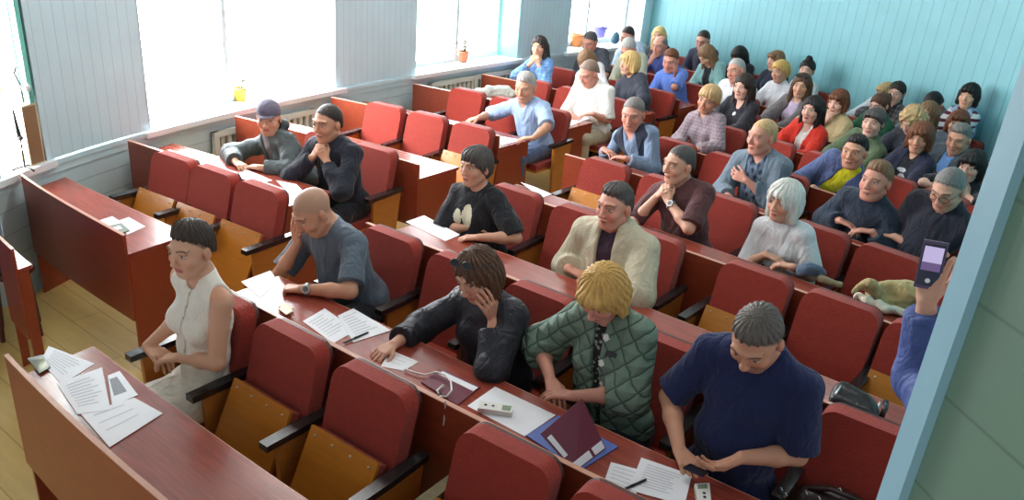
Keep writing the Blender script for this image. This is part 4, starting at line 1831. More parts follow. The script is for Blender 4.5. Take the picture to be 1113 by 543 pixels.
# seventh row
person('denim', 7, .55, (586, 51), look=18, pitch=2, off=.55, sex='w', tier='C', skin='warm', hair=('long', 'dark', dict(part=-.01)), L=('mouth',), R=('mouth',),
       top=[T_('denim_jacket', C('blue_denim', (96, 138, 196), kind='check', rgb2=(140, 172, 214), pitch=.06), sleeve=1.8, g=.015, loose=.024, collar=.04)],
       label='long-haired woman in a blue denim jacket by the window with hands before her mouth')
person('wtop', 7, 1.38, (637, 66), look=20, pitch=52, off=.52, sex='w', tier='C', skin='warm', hair=('long', 'lbrown', {}),
       top=[T_('blouse', C('white_blouse', (222, 222, 228)), sleeve=1.7, g=.012, loose=.024)], label='woman in a white top bending her head behind the balding man')
person('blondb', 7, 1.86, (684, 69), look=52, pitch=2, off=.58, sex='w', tier='C', skin='warm', hair=('fringe', 'blond', dict(len=.09, th=.022, part=-.02)), fat=1.1,
       top=[T_('blouse', C('charcoal_top', (58, 62, 74)), sleeve=1.6, g=.012, loose=.03)], label='blond woman in a charcoal top looking to the left')
person('brun', 7, 2.85, (808, 94), look=30, pitch=8, off=.62, sex='w', tier='C', skin='pale', hair=('long', 'dark', {}), fat=1.05,
       top=[T_('dress', C('black_dress', (40, 40, 48)), sleeve=1.5, g=.011, loose=.024, scoop=.05, vw=.04)], extra=printed('pendant', mat('silver_pendant', (216, 214, 210), rough=.25, var=0, metal=.5), lambda a, h, b: ell2(a, h, .0, -.13, .016, .02), off=.004), label='brunette woman in a black top with a pendant')
person('red', 7, 3.57, (883, 119), look=26, pitch=4, off=.56, sex='w', tier='C', skin='pale', hair=('long', 'black', dict(drop=.16)), lips=(180, 70, 70),
       top=[T_('top', C('white_top', (220, 216, 214)), sleeve=0, g=.006, scoop=.05), T_('blazer', C('red_blazer', (206, 52, 38)), sleeve=1.88, g=.014, loose=.02, open=(.015, .05))],
       label='black-haired woman in a bright red blazer')
person('greens', 7, 4.05, (949, 133), look=18, pitch=4, off=.56, sex='w', tier='C', skin='pale', hair=('tail', 'dgrey', dict(fringe=True, th=.012)),
       top=[T_('sweatshirt', C('olive_sweatshirt', (88, 104, 78)), sleeve=1.85, g=.013, loose=.024)], label='woman with a fringe in an olive green sweatshirt')
person('navyb', 7, 4.68, (1000, 150), look=12, pitch=6, off=.56, sex='w', tier='C', skin='tan', hair=('bob', 'auburn', dict(len=.095, th=.022)),
       top=[T_('t_shirt', C('black_printed_tshirt', (32, 32, 38)), sleeve=0, g=.006, scoop=.03), T_('blazer', C('dark_navy_blazer', (40, 42, 62)), sleeve=1.88, g=.015, loose=.022, open=(.06, .05))],
       L='rest', R='rest', extra=printed('print', mat('grey_print', (176, 178, 184), rough=.8, var=.1), lambda a, h, b: ell2(a, h, .012, -.20, .035, .03) | ell2(a, h, -.01, -.14, .040, .018), layer=0),
       label='auburn-haired woman in a dark navy blazer over a printed black T-shirt')
person('chin', 7, 5.16, (1056, 180), look=18, pitch=12, off=.50, sex='w', tier='C', skin='pale', hair=('bob', 'black', dict(len=.10)), L=('chin',), R=('chin',),
       top=[T_('t_shirt', C('black_tee', (38, 38, 44)), sleeve=.9, g=.011, loose=.02)], label='dark-haired woman near the right wall with hands folded at her chin')
# eighth row
person('darkT', 8, .70, (641, 46), look=30, pitch=24, off=.55, tier='C', skin='red', hair=('short', 'dgrey', dict(th=.009)), fat=1.1,
       top=[T_('t_shirt', C('charcoal_tee', (64, 68, 78)), sleeve=.95, g=.012, loose=.024)], label='dark-haired man in a charcoal T-shirt in front of the far window')
person('greyT', 8, 1.25, (683, 53), look=24, pitch=40, off=.55, tier='C', skin='red', hair=('short', 'lgrey', dict(th=.010)),
       top=[T_('t_shirt', C('khaki_grey_tee', (168, 172, 154)), sleeve=.95, g=.012, loose=.024)], label='white-haired man in a khaki-grey T-shirt bowing his head')
person('boy', 8, 1.80, (729, 66), look=20, pitch=18, off=.50, tier='C', skin='red', hair=('short', 'auburn', dict(th=.012, top=.01)), L=('cheek',), bottom=(130, 140, 152),
       top=[T_('shirt', C('bright_blue_shirt', (96, 128, 206)), sleeve=.95, g=.012, loose=.028, collar=.035)], label='auburn-haired person in a bright blue shirt leaning their face on one hand')
person('whT', 8, 2.45, (800, 77), look=38, pitch=8, roll=-14, off=.60, tier='C', skin='red', hair=('short', 'lgrey', dict(th=.008)), fat=1.15,
       top=[T_('t_shirt', C('bright_white_tee', (224, 226, 232)), sleeve=.95, g=.012, loose=.03)], label='grey-haired man in a white T-shirt behind the brunette')
person('sung', 8, 3.09, (871, 93), look=10, pitch=6, off=.62, sex='w', tier='C', skin='warm', hair=('long', 'brown', {}), glasses='top',
       top=[T_('t_shirt', C('lilac_tee', (196, 178, 204)), sleeve=0, g=.006, scoop=.03), T_('cardigan', C('taupe_cardigan', (108, 102, 104)), sleeve=1.88, g=.015, loose=.026, open=(.07, .06))],
       label='long-haired woman with sunglasses on her head in a taupe cardigan')
person('tan', 8, 3.57, (911, 111), look=28, pitch=10, off=.52, sex='w', tier='C', skin='pale', hair=('bob', 'auburn', dict(len=.08, th=.014)), R=('mouth',),
       top=[T_('blazer', C('sand_blazer', (198, 176, 134)), sleeve=1.75, g=.015, loose=.022, collar=.03)], label='woman in a sand-coloured blazer covering her mouth with her hand')
person('curly', 8, 4.40, (991, 131), look=30, pitch=34, off=.52, sex='w', tier='C', skin='pale', hair=('curly', 'sblond', {}),
       top=[T_('cardigan', C('charcoal_cardigan', (52, 56, 66)), sleeve=1.85, g=.015, loose=.026)], label='curly-haired blond woman in a charcoal cardigan looking down')
person('suit', 8, 4.95, (1042, 151), look=18, pitch=14, off=.52, tier='C', skin='tan', hair=('short', 'grey', dict(th=.009, top=.006)), fat=1.1,
       top=[T_('shirt', C('sky_blue_shirt', (112, 154, 214)), sleeve=0, g=.008, collar=.04, scoop=.02), T_('suit_jacket', C('grey_suit', (80, 90, 100)), sleeve=1.88, g=.017, loose=.022, open=(.05, .055))],
       label='grey-haired man in a grey suit jacket and sky-blue shirt')
# ninth row
person('lblue', 9, .75, (682, 40), look=24, pitch=20, off=.50, tier='C', skin='red', hair=('short', 'dark', dict(th=.009)),
       top=[T_('shirt', C('pale_blue_shirt', (178, 200, 220)), sleeve=1.6, g=.012, loose=.024)], label='dark-haired man in a pale blue shirt in the far window corner')
person('handm', 9, 1.25, (717, 50), look=32, pitch=10, off=.45, tier='C', skin='red', hair=('sides', 'grey', dict(th=.006)), R=('mouth',),
       top=[T_('shirt', C('cobalt_shirt', (76, 96, 170)), sleeve=1.7, g=.012, loose=.024)], label='balding man in a cobalt shirt with his hand over his mouth')
person('teal', 9, 1.86, (768, 60), look=44, pitch=46, roll=-10, off=.45, sex='w', tier='C', skin='warm', hair=('long', 'lbrown', {}),
       top=[T_('top', C('black_top', (36, 38, 42)), sleeve=0, g=.006, scoop=.05), T_('blazer', C('mint_blazer', (136, 178, 178)), sleeve=1.7, g=.015, loose=.024, open=(.05, .06))],
       label='brown-haired woman in a mint blazer with her face turned down')
person('bwhite', 9, 2.62, (848, 78), look=40, pitch=6, roll=-8, off=.55, sex='w', tier='C', skin='warm', hair=('wshort', 'yblond', dict(th=.020)),
       top=[T_('t_shirt', C('soft_white_tee', (218, 218, 224)), sleeve=.95, g=.012, loose=.03)], label='short-haired blond woman in a white T-shirt tilting her head')
person('greenj', 9, 3.79, (956, 114), look=36, pitch=18, off=.45, sex='w', tier='C', skin='pale', hair=('tail', 'brown', {}),
       top=[T_('jacket', C('bottle_green_jacket', (40, 92, 66)), sleeve=1.85, g=.015, loose=.024)], label='woman in a bottle-green jacket, partly hidden by the fringe-haired woman')
person('longl', 9, 4.32, (1007, 124), look=26, pitch=2, off=.48, sex='w', tier='C', skin='pale', hair=('long', 'lbrown', {}),
       top=[T_('blouse', C('pale_grey_blouse', (190, 198, 198), kind='spots', rgb2=(160, 168, 168), pitch=.03), sleeve=1.85, g=.012, loose=.03)], label='woman with light brown hair in a pale grey blouse')
person('dk2', 9, 4.80, (1041, 134), look=2, pitch=4, off=.48, sex='w', tier='C', skin='warm', hair=('bob', 'auburn', dict(len=.09)),
       top=[T_('jacket', C('slate_jacket', (92, 104, 116)), sleeve=1.85, g=.015, loose=.024)], label='woman with reddish dark hair just below the striped sweater')
# last row
person('lblond', 10, .62, (716, 39), look=14, pitch=4, off=.40, sex='w', tier='C', skin='warm', hair=('long', 'blond', dict(drop=.14)),
       top=[T_('cardigan', C('black_cardigan', (44, 44, 50)), sleeve=1.85, g=.014, loose=.022)], label='woman with long blond hair at the far left of the last row')
person('blackjm', 10, 1.25, (764, 44), look=22, pitch=22, off=.45, tier='C', skin='red', hair=('short', 'dark', dict(th=.006, z0=.030)),
       top=[T_('jacket', C('black_zip_jacket', (46, 48, 66)), sleeve=1.88, g=.016, loose=.024, collar=.03)], label='balding man in a black jacket against the back wall')
person('dark', 10, 1.75, (803, 61), look=34, pitch=46, off=.38, sex='w', tier='C', skin='pale', hair=('long', 'black', {}),
       top=[T_('jacket', C('blackish_jacket', (34, 34, 42)), sleeve=1.85, g=.016, loose=.022)], label='black-haired woman in black bowing her head against the back wall')
person('bdark', 10, 2.25, (843, 66), look=48, pitch=6, off=.40, sex='w', tier='C', skin='warm', hair=('bob', 'lbrown', dict(len=.10)),
       top=[T_('jacket', C('dark_blue_jacket', (48, 50, 66)), sleeve=1.85, g=.015, loose=.022)], label='woman in a dark jacket in profile behind the blond in white')
person('bun', 10, 2.72, (877, 76), look=14, pitch=4, off=.40, sex='w', tier='C', skin='pale', hair=('bun', 'black', dict(bunpos=(0, .0, .135), th=.012)),
       top=[T_('shirt', C('pale_shirt', (206, 210, 210)), sleeve=1.85, g=.014, loose=.022)], label='woman with dark hair pinned up on top, in a pale shirt')
person('behind', 10, 3.50, (962, 102), look=36, pitch=8, off=.36, sex='w', tier='C', skin='pale', hair=('bob', 'sblond', dict(len=.09)),
       top=[T_('jacket', C('light_grey_jacket', (190, 196, 200)), sleeve=1.85, g=.014, loose=.022)], label='fair-haired woman in light grey almost hidden in the last row')
person('scarf', 10, 3.90, (974, 101), look=16, pitch=6, off=.42, sex='w', tier='C', skin='pale', hair=('tail', 'dark', {}), R=('mouth',),
       top=[T_('jacket', C('checked_dark_jacket', (66, 64, 70), kind='check', rgb2=(120, 116, 116), pitch=.05), sleeve=1.8, g=.016, loose=.024)], label='dark-haired woman with her hand at her mouth against the back wall')
person('darkh', 10, 4.35, (1014, 114), look=30, pitch=50, off=.40, tier='C', skin='mid', hair=('short', 'black', dict(th=.014)),
       top=[T_('jacket', C('grey_jacket', (120, 126, 130)), sleeve=1.85, g=.015, loose=.022)], label='person with black hair bowing their head against the back wall')
person('stripe', 10, 4.85, (1053, 104), look=16, pitch=4, off=.50, sex='w', tier='C', skin='warm', hair=('bob', 'black', dict(len=.095)),
       top=[T_('sweater', C('striped_sweater', (226, 220, 224), kind='stripe', rgb2=(96, 30, 56), pitch=.075), sleeve=1.88, g=.012, loose=.024), T_('vest', C('pale_blue_vest', (150, 176, 206)), sleeve=0, g=.022, open=(.05, .06), collar=.04)],
       label='woman in a striped burgundy sweater and pale blue vest against the back wall')
# partly hidden people at the edges
person('edge', 1, .62, (0, 0), sit=(1.12, .68, -.36, (.98, .42, 1.13)), look=60, pitch=10, tier='B', skin='mid', hair=('short', 'dark', {}), bottom=(52, 66, 112),
       top=[T_('shirt', C('deep_blue_shirt', (62, 78, 128)), sleeve=1.9, g=.013, loose=.03)], L=('lap',), R=('lap',), label='person in dark blue cut off by the left edge of the picture')

_d = ray(1007, 327)
_t = (1.40 - CAM[1]) / _d[1]
WR = CAM + _d * _t
person('phone', 3, 5.64, (0, 0), tier='A', skin='mid', hair=('short', 'dark', {}), stand=(6.10, 1.12, math.pi - .15, (6.12, 1.18, 1.63)), look=180, pitch=4,
       top=[T_('jacket', C('blue_sleeved_jacket', (74, 92, 150), rough=.6), sleeve=1.86, g=.014, loose=.026, fold=.006)],
       L=('air', dict(w=tuple(WR), fd=(-.12, .10, 1), n=(.1, 1, 0), pose='hold', e=(985, 470), ez=1.12)), R=('lap',), label='person behind the casing raising a phone with a blue-sleeved arm')

# ------------------------------------------------------------------ seats
WHO = {'white dress': 'the woman in the cream dress', 'bald': 'the shaved-headed man in grey', 'blackj': 'the woman in the black jacket', 'green': 'the woman in the quilted jacket',
       'polo': 'the man in the navy polo', 'cap': 'the woman in the grey cap', 'sweat': 'the man in the black sweater', 'blackT': 'the woman in the winged-print T-shirt',
       'beige': 'the man in the beige jacket', 'brown': 'the man in the maroon T-shirt', 'whair': 'the white-haired woman', 'bshirt': 'the grey-bearded man in light blue',
       'vest': 'the man in the navy vest', 'argyle': 'the man with folded arms', 'navy': 'the man in the navy sweater', 'glasses': 'the man in glasses',
       'blazer': 'the man in the yellow T-shirt', 'wpolo': 'the man in the white polo', 'blouse': 'the woman in the mauve blouse', 'denim': 'the woman in blue denim',
       'wtop': 'the woman bowing in a white top', 'blondb': 'the blond woman in charcoal', 'brun': 'the brunette with a pendant', 'red': 'the woman in the red blazer',
       'greens': 'the woman in olive green', 'navyb': 'the woman in the navy blazer', 'chin': 'the woman with hands at her chin', 'darkT': 'the man in the charcoal T-shirt',
       'greyT': 'the white-haired man in khaki grey', 'boy': 'the person in the bright blue shirt', 'whT': 'the man in the white T-shirt', 'sung': 'the woman in the taupe cardigan',
       'tan': 'the woman in the sand blazer', 'curly': 'the curly-haired woman', 'suit': 'the man in the grey suit', 'lblue': 'the man in pale blue', 'handm': 'the man in the cobalt shirt',
       'teal': 'the woman in the mint blazer', 'bwhite': 'the short-haired blond in white', 'greenj': 'the woman in bottle green', 'longl': 'the woman in the pale grey blouse',
       'dk2': 'the woman in the slate jacket', 'lblond': 'the woman with long blond hair', 'blackjm': 'the balding man in black', 'dark': 'the black-haired woman in black',
       'bdark': 'the woman in dark blue profile', 'bun': 'the woman with pinned-up hair', 'behind': 'the fair-haired woman in light grey', 'scarf': 'the woman in the checked jacket',
       'darkh': 'the person with black hair', 'stripe': 'the woman in the striped sweater', 'edge': 'the person cut off at the left edge'}
EMPTY = {
    (1, 3.57): 'tipped-up red seat with bare orange plywood right beside the woman in the cream dress',
    (1, 4.05): 'tipped-up red seat with bare orange plywood, second to the right of the cream dress',
    (1, 4.68): 'red seat at the lower edge below the white recorder, with a worn olive armrest',
    (1, 5.16): 'red seat top at the lower edge of the picture below the standing burgundy folder',
    (2, 1.03): 'empty red seat nearest the window behind the long mahogany desk',
    (2, 1.51): 'empty red seat in the middle behind the long mahogany desk on the left',
    (2, 1.99): 'empty red seat by the aisle, just left of the shaved-headed man',
    (2, 3.57): 'empty red seat between the shaved-headed man and the woman in the black jacket',
    (2, 5.64): 'dark red seat with a brown handbag, right of the man in the navy polo',
    (3, 3.57): 'empty red seat between the winged-print T-shirt and the beige jacket',
    (3, 4.68): 'large empty red seat just right of the man in the beige jacket',
    (3, 5.16): 'empty red seat in the middle of three, behind the man in the navy polo',
    (3, 5.64): 'empty tipped-up red seat behind the black purse near the raised phone',
    (4, .90): 'empty red seat nearest the window behind the man in the black sweater',
    (4, 1.38): 'empty red seat, the middle of three behind the man in the black sweater',
    (4, 1.86): 'empty red seat by the aisle just behind the head of the winged-print T-shirt woman',
    (4, 3.09): 'empty red seat in front of the man in the navy vest',
    (4, 3.57): 'empty red seat left of the man in the maroon T-shirt, partly behind his shoulder',
    (4, 5.16): 'empty dark red seat right of the white-haired woman',
    (4, 5.64): 'empty dark red seat behind the beige coats, near the right wall',
    (5, .90): 'empty red seat below the radiator cover and the potted plant',
    (5, 1.38): 'empty red seat left of the grey-bearded man in light blue',
    (5, 3.57): 'empty red seat between the navy vest and the folded arms',
    (5, 5.64): 'dark red seat squeezed between the man in glasses and the right wall',
    (6, .90): 'empty red seat behind the pale clothes under the third window',
    (6, 1.38): 'empty red seat left of the man in the white polo',
    (6, 3.57): 'empty red seat right of the woman in the mauve blouse',
    (6, 4.68): 'empty dark red seat right of the man in the yellow T-shirt',
    (6, 5.16): 'empty dark red seat in front of the woman with hands at her chin',
    (6, 5.64): 'empty dark red seat of the sixth row beside the right wall',
    (7, .90): 'empty red seat beside the woman in blue denim',
    (8, 3.90): 'empty bright red seat by the back wall, right of the long-haired woman with sunglasses',
}
occ = {}
SEEN_SEATS.pop((3, 5.64), None)
SEEN_SEATS.pop((1, .62), None)
for (row, x), lab in SEEN_SEATS.items():
    occ.setdefault(row, []).append((x, lab))
KEYBYLAB = {}
FOLDED = {(1, 3.57), (1, 4.05), (1, 4.68), (2, 1.51), (2, 1.99), (3, 4.68), (3, 5.64), (4, 1.86), (4, 3.09), (2, 1.03)}
for row in range(1, 11):
    xs = list(SEAT_X)
    if row == 2:
        xs = [1.03, 1.51, 1.99] + xs[3:]
    for x, key in occ.get(row, []):
        near = min(xs, key=lambda q: abs(q - x))
        if abs(near - x) > .02:
            if abs(near - x) < .42:
                xs.remove(near)
            xs.append(x)
    done = []
    for x in sorted(xs):
        who = [k for q, k in occ.get(row, []) if abs(q - x) < .02]
        if who:
            lab = 'red theatre seat taken by ' + WHO[who[0]]
        elif (row, round(x, 2)) in EMPTY:
            lab = EMPTY[(row, round(x, 2))]
        else:
            continue
        first = not done or x - done[-1] > .52
        done.append(x)
        make_seat(row, x, lab, (row, round(x, 2)) in FOLDED, first, worn=(row, round(x, 2)) == (1, 4.68))

# ------------------------------------------------------------------ desks
XR = 5.92
make_desk(1, 1.22, 1.62, 'narrow mahogany desk end cut off by the left edge of the picture', y=.47, DESK_D=.11)
make_desk(1, 2.78, XR, 'mahogany desk in the near corner with loose papers and a phone')
make_desk(2, .12, 1.957, 'long mahogany desk by the window with a few papers on it')
make_desk(2, 2.80, XR, 'long mahogany desk of the shaved-headed man, covered with papers and folders')
make_desk(3, .12, 2.02, 'mahogany desk of the woman in the grey cap')
make_desk(3, 2.78, XR, 'long mahogany desk in front of the beige jacket, with a black purse')
make_desk(4, .12, 2.178, 'mahogany desk of the three empty seats, its bright end in the aisle')
make_desk(4, 2.70, XR, 'long mahogany desk of the white-haired woman, with beige coats on it')
make_desk(5, .12, 2.03, 'mahogany desk of the grey-bearded man in light blue')
make_desk(5, 2.66, XR, 'long mahogany desk of the man in the navy vest and the man in glasses')
make_desk(6, .12, 1.97, 'mahogany desk of the man in the white polo')
make_desk(6, 2.66, XR, 'long mahogany desk of the man in the yellow T-shirt')
for n, a_, b_ in ((7, 'the woman in blue denim', 'the woman in the red blazer'), (8, 'the man in the charcoal T-shirt', 'the woman in the sand blazer'),
                  (9, 'the man in the cobalt shirt', 'the woman in the pale grey blouse'), (10, 'the balding man in black', 'the woman in the striped sweater')):
    make_desk(n, .12, 2.05, 'mahogany desk of ' + a_ + ', seen between the heads')
    make_desk(n, 2.66 if n < 8 else 2.30, XR if n < 9 else 5.7, 'mahogany desk of ' + b_ + ', seen between the heads')

r = empty('stool', (1.12, .68, 0), -.36, 'low stool under the person in dark blue at the left edge', 'stool')
bm = bmesh.new()
lathe(bm, [(.001, .40), (.125, .40), (.132, .415), (.125, .435), (.001, .44)], 20)
bobj('seat', bm, m_shell, r, smooth=False)
for sx, sy in ((-1, -1), (1, -1), (1, 1), (-1, 1)):
    bm = bmesh.new()
    tube_mesh(bm, [(sx * .10, sy * .10, 0), (sx * .08, sy * .08, .40)], [.014, .018], 8)
    bobj('leg', bm, m_shell, r)

# ------------------------------------------------------------------ papers and small things on the desks
m_paper = mat('white_paper', (236, 238, 244), rough=.6, var=.01)
m_print = mat('printed_lines', (188, 190, 198), rough=.7, var=.1)
m_folder = mat('burgundy_folder', (112, 48, 66), rough=.4, var=.05)
m_bluef = mat('blue_folder', (84, 106, 176), rough=.4, var=.05)
m_black = mat('black_plastic', (26, 26, 30), rough=.3, var=0)
m_white = mat('white_plastic', (228, 228, 224), rough=.35, var=0)
m_lcd = mat('grey_green_display', (150, 168, 140), rough=.2, var=0)
m_digits = mat('display_digits', (30, 36, 34), rough=.4, var=0)
m_screen = mat('dark_screen', (44, 46, 60), rough=.08, var=0)


def slab(name, m, px, z, th, parent=None, org=None, curl=0.):
    pts = [at(u, v, z) for u, v in px]
    if org is None:
        org = V(0, 0, 0)
    bm = bmesh.new()
    n = 6 if curl else 1
    a, b, c_, d = [p - org for p in pts]
    g = []
    for i in range(n + 1):
        for j in range(n + 1):
            s_, t_ = i / n, j / n
            p = (a * (1 - s_) + b * s_) * (1 - t_) + (d * (1 - s_) + c_ * s_) * t_
            lift = curl * (max(0, s_ - .6) * max(0, t_ - .5)) * 5
            g.append((bm.verts.new((p[0], p[1], p[2] + lift)), bm.verts.new((p[0], p[1], p[2] + lift + th))))
    w_ = n + 1
    for i in range(n):
        for j in range(n):
            q = [g[i * w_ + j], g[(i + 1) * w_ + j], g[(i + 1) * w_ + j + 1], g[i * w_ + j + 1]]
            bm.faces.new([k[1] for k in q])
            bm.faces.new([k[0] for k in q][::-1])
    rim = [i * w_ for i in range(w_)] + [n * w_ + j for j in range(1, w_)] + [i * w_ + n for i in range(n - 1, -1, -1)] + [j for j in range(n - 1, 0, -1)]
    for i in range(len(rim)):
        p, q = g[rim[i]], g[rim[(i + 1) % len(rim)]]
        bm.faces.new((p[0], q[0], q[1], p[1]))
    return bobj(name, bm, m, parent)


def lerp2(px, s, t):
    a, b, c_, d = [V(*p) for p in px]
    return (a * (1 - s) + b * s) * (1 - t) + (d * (1 - s) + c_ * s) * t


def sheet(px, z, label, lines=7, group=None, curl=0., th=.0012, name='paper_sheet', cat='paper'):
    org = at(*lerp2(px, .5, .5), z)
    r = empty(name, org, 0, label, cat, group)
    slab('sheet', m_paper, px, z, th, r, org, curl)
    if lines:
        bm = bmesh.new()
        rg = random.Random(int(px[0][0] * 7 + px[0][1]))
        for k in range(lines):
            t = .12 + .72 * k / max(1, lines)
            e = .12 + rg.random() * .05
            f = .88 - rg.random() * .25
            q = [at(*lerp2(px, s_, t_), z + th) - org for s_, t_ in ((e, t), (f, t), (f, t + .022), (e, t + .022))]
            bm.faces.new([bm.verts.new((p[0], p[1], p[2] + .0006)) for p in q])
        if not curl:
            bobj('printed_text', bm, m_print, r)
        else:
            bm.free()
    return r


DZ_ = DESK_Z + .001
sheet([(53, 376), (103, 395), (67, 418), (44, 392)], DZ_, 'paper lying furthest left on the near corner desk, by the phone')
r_photo = sheet([(117, 408), (130, 403), (150, 429), (122, 441)], DZ_ + .001, 'paper with a dark photo peeking out from under the middle sheet', 0)
slab('printed_photo', mat('grey_photo_print', (110, 114, 124), rough=.4, var=.2, scale=60), [(119, 412), (127, 409), (138, 425), (124, 430)], DZ_ + .0023, .0004, r_photo, at(*lerp2([(117, 408), (130, 403), (150, 429), (122, 441)], .5, .5), DZ_ + .001))
sheet([(62, 417), (111, 399), (120, 445), (84, 450)], DZ_ + .003, 'middle printed sheet lying across the other papers on the corner desk', 9)
sheet([(88, 450), (146, 432), (177, 449), (119, 486)], DZ_ + .002, 'blank-looking sheet nearest the camera on the corner desk', 3)
r = empty('smartphone', at(43, 396, DZ_), 0, 'black phone with a bright screen beside the papers on the corner desk', 'phone')
slab('case', m_black, [(30, 391), (47, 387), (55, 400), (43, 407)], DZ_, .009, r, at(43, 396, DZ_))
slab('screen', mat('glossy_screen', (120, 122, 110), rough=.06, var=0), [(31.5, 391), (46.5, 388), (53.5, 399.5), (43, 405.5)], DZ_ + .0092, .0006, r, at(43, 396, DZ_))
# window-side desk
sheet([(103, 241), (122, 235), (143, 248), (124, 256)], DZ_, 'white paper on the long window desk under the dark booklet', 4)
sheet([(128, 240), (140, 236), (158, 246), (138, 255)], DZ_ + .0005, 'white paper at the right on the long window desk', 4)
r = empty('booklet', at(131, 249, DZ_), 0, 'small greenish booklet lying on the white papers of the window desk', 'booklet')
slab('cover', mat('green_grey_cover', (110, 122, 112), rough=.6, var=.1), [(119, 246), (132, 243), (141, 251), (127, 256)], DZ_ + .003, .006, r, at(131, 249, DZ_))
slab('label', m_paper, [(123, 247), (130, 245), (133, 248), (126, 250)], DZ_ + .0093, .0006, r, at(131, 249, DZ_))
# desk of the second row
sheet([(262, 306), (294, 294), (302, 306), (283, 324)], DZ_, 'bright paper at the aisle end of the desk, by the wristwatch', 0)
r = empty('eraser', at(311, 338, DZ_), 0, 'small cream box between the shaved-headed man and the papers', 'box')
slab('block', mat('cream_card', (226, 214, 180), rough=.6, var=.03), [(303, 336), (310, 333), (319, 338), (311, 342)], DZ_, .018, r, at(311, 338, DZ_))
slab('lid', mat('cream_card_lid', (238, 230, 204), rough=.6, var=.03), [(302.6, 336), (310, 332.6), (319.4, 338), (311, 342.4)], DZ_ + .0185, .004, r, at(311, 338, DZ_))
sheet([(329, 349), (353, 335), (387, 359), (362, 373)], DZ_, 'printed paper to the left of the pen, in front of the shaved-headed man', 8)
sheet([(367, 343), (384, 335), (425, 359), (384, 372)], DZ_ + .0015, 'printed paper under the pen, right half of the pair', 8)
sheet([(424, 380), (455, 393), (439, 403), (414, 398)], DZ_, 'small paper under the hand of the woman in the black jacket', 3)


def pen(p0, p1, z, label, m=None):
    a, b = at(*p0, z), at(*p1, z)
    r_ = empty('pen', (a + b) / 2, 0, label, 'pen')
    o = (a + b) / 2
    bm = bmesh.new()
    tube_mesh(bm, [a - o, (a * .93 + b * .07) - o, (a * .9 + b * .1) - o, b * .45 + a * .55 - o], [.0008, .0025, .0045, .0045], 8)
    bobj('barrel', bm, m or m_black, r_, smooth=True)
    bm = bmesh.new()
    tube_mesh(bm, [b * .46 + a * .54 - o, b - o], [.0055, .005], 8)
    bobj('pen_cap', bm, m_black, r_, smooth=True)
    return r_


pen((372, 373), (400, 361), DZ_ + .008, 'dark pen lying on the pair of papers before the shaved-headed man')


def folder_flat(px, z, label, m, strip=True):
    o = at(*lerp2(px, .5, .5), z)
    r_ = empty('folder', o, 0, label, 'folder')
    slab('cover', m, px, z, .006, r_, o)
    if strip:
        q = [lerp2(px, s_, t_) for s_, t_ in ((.76, .04), (.97, .04), (.97, .96), (.76, .96))]
        slab('label_strip', m_paper, q, z + .0062, .0006, r_, o)
    return r_


folder_flat([(458, 416), (480, 402), (522, 421), (497, 441)], DZ_, 'burgundy folder under a white cable, flat on the desk', m_folder)
o_ = at(480, 420, DZ_ + .012)
r = empty('charging_cable', o_, 0, 'white cable curled on the burgundy folder and hanging over the desk edge', 'cable')
bm = bmesh.new()
cz = DZ_ + .011
tube_mesh(bm, [at(u, v, z) - o_ for u, v, z in ((440, 401, cz), (452, 405, cz), (462, 407, cz), (474, 404, cz + .01), (484, 407, cz + .015), (490, 414, cz + .012), (491, 424, cz + .01), (485, 431, cz), (478, 430, cz), (475, 424, cz + .004), (482, 418, cz + .006))], .0042, 8)
bobj('cord', bm, m_white, r, smooth=True)
bm = bmesh.new()
pf = plan(4.55, row_y(2) - .012)
tube_mesh(bm, [at(478, 430, cz) - o_, at(484, 437, .853) - o_, at(484, 446, .80) - o_, at(482, 462, .74) - o_], .0036, 8)
bobj('hanging_cord', bm, m_white, r, smooth=True)
bm = bmesh.new()
tube_mesh(bm, [at(472, 432, cz) - o_, at(479, 428, cz) - o_], .007, 8)
bobj('plug', bm, m_black, r, smooth=True)
sheet([(538, 420), (604, 451), (570, 474), (508, 441)], DZ_, 'white sheet under the grey recorder in front of the quilted jacket', 0)


def recorder(px, z, label, h=.022, upright=False):
    o = at(*lerp2(px, .5, .5), z)
    r_ = empty('voice_recorder', o, 0, label, 'recorder')
    slab('body', m_white, px, z, h, r_, o)
    q = [lerp2(px, s_, t_) for s_, t_ in ((.68, .15), (.95, .15), (.95, .85), (.68, .85))]
    # the display lies on the top face: lift by rebuilding at that height
    top = [at(u, v, z) + V(0, 0, h + .0004) - o for u, v in q]
    bm = bmesh.new()
    bm.faces.new([bm.verts.new(p) for p in top])
    bobj('display', bm, m_lcd, r_)
    bm = bmesh.new()
    for k in range(4):
        s0 = .71 + .055 * k
        for t0, t1 in ((.28, .34), (.48, .54), (.66, .72)):
            f_ = [lerp2(px, s_, t_) for s_, t_ in ((s0, t0), (s0 + .038, t0), (s0 + .038, t1), (s0, t1))]
            bm.faces.new([bm.verts.new(at(u, v, z) + V(0, 0, h + .0009) - o) for u, v in f_])
    bobj('digits', bm, m_digits, r_)
    bm = bmesh.new()
    for s0 in (.2, .42):
        c_ = at(*lerp2(px, s0, .45), z) + V(0, 0, h + .001) - o
        lathe(bm, [(.0001, 0), (.006, 0), (.006, .001), (.0001, .0014)], 10, c_)
    bobj('button', bm, m_black, r_)
    return r_


recorder([(521, 440), (558, 445), (556, 453), (519, 448)], DZ_ + .002, 'grey voice recorder with two black buttons lying on a white sheet')
folder_flat([(572, 474), (607, 452), (672, 486), (630, 512)], DZ_, 'blue folder lying under the standing burgundy folder', m_bluef, False)
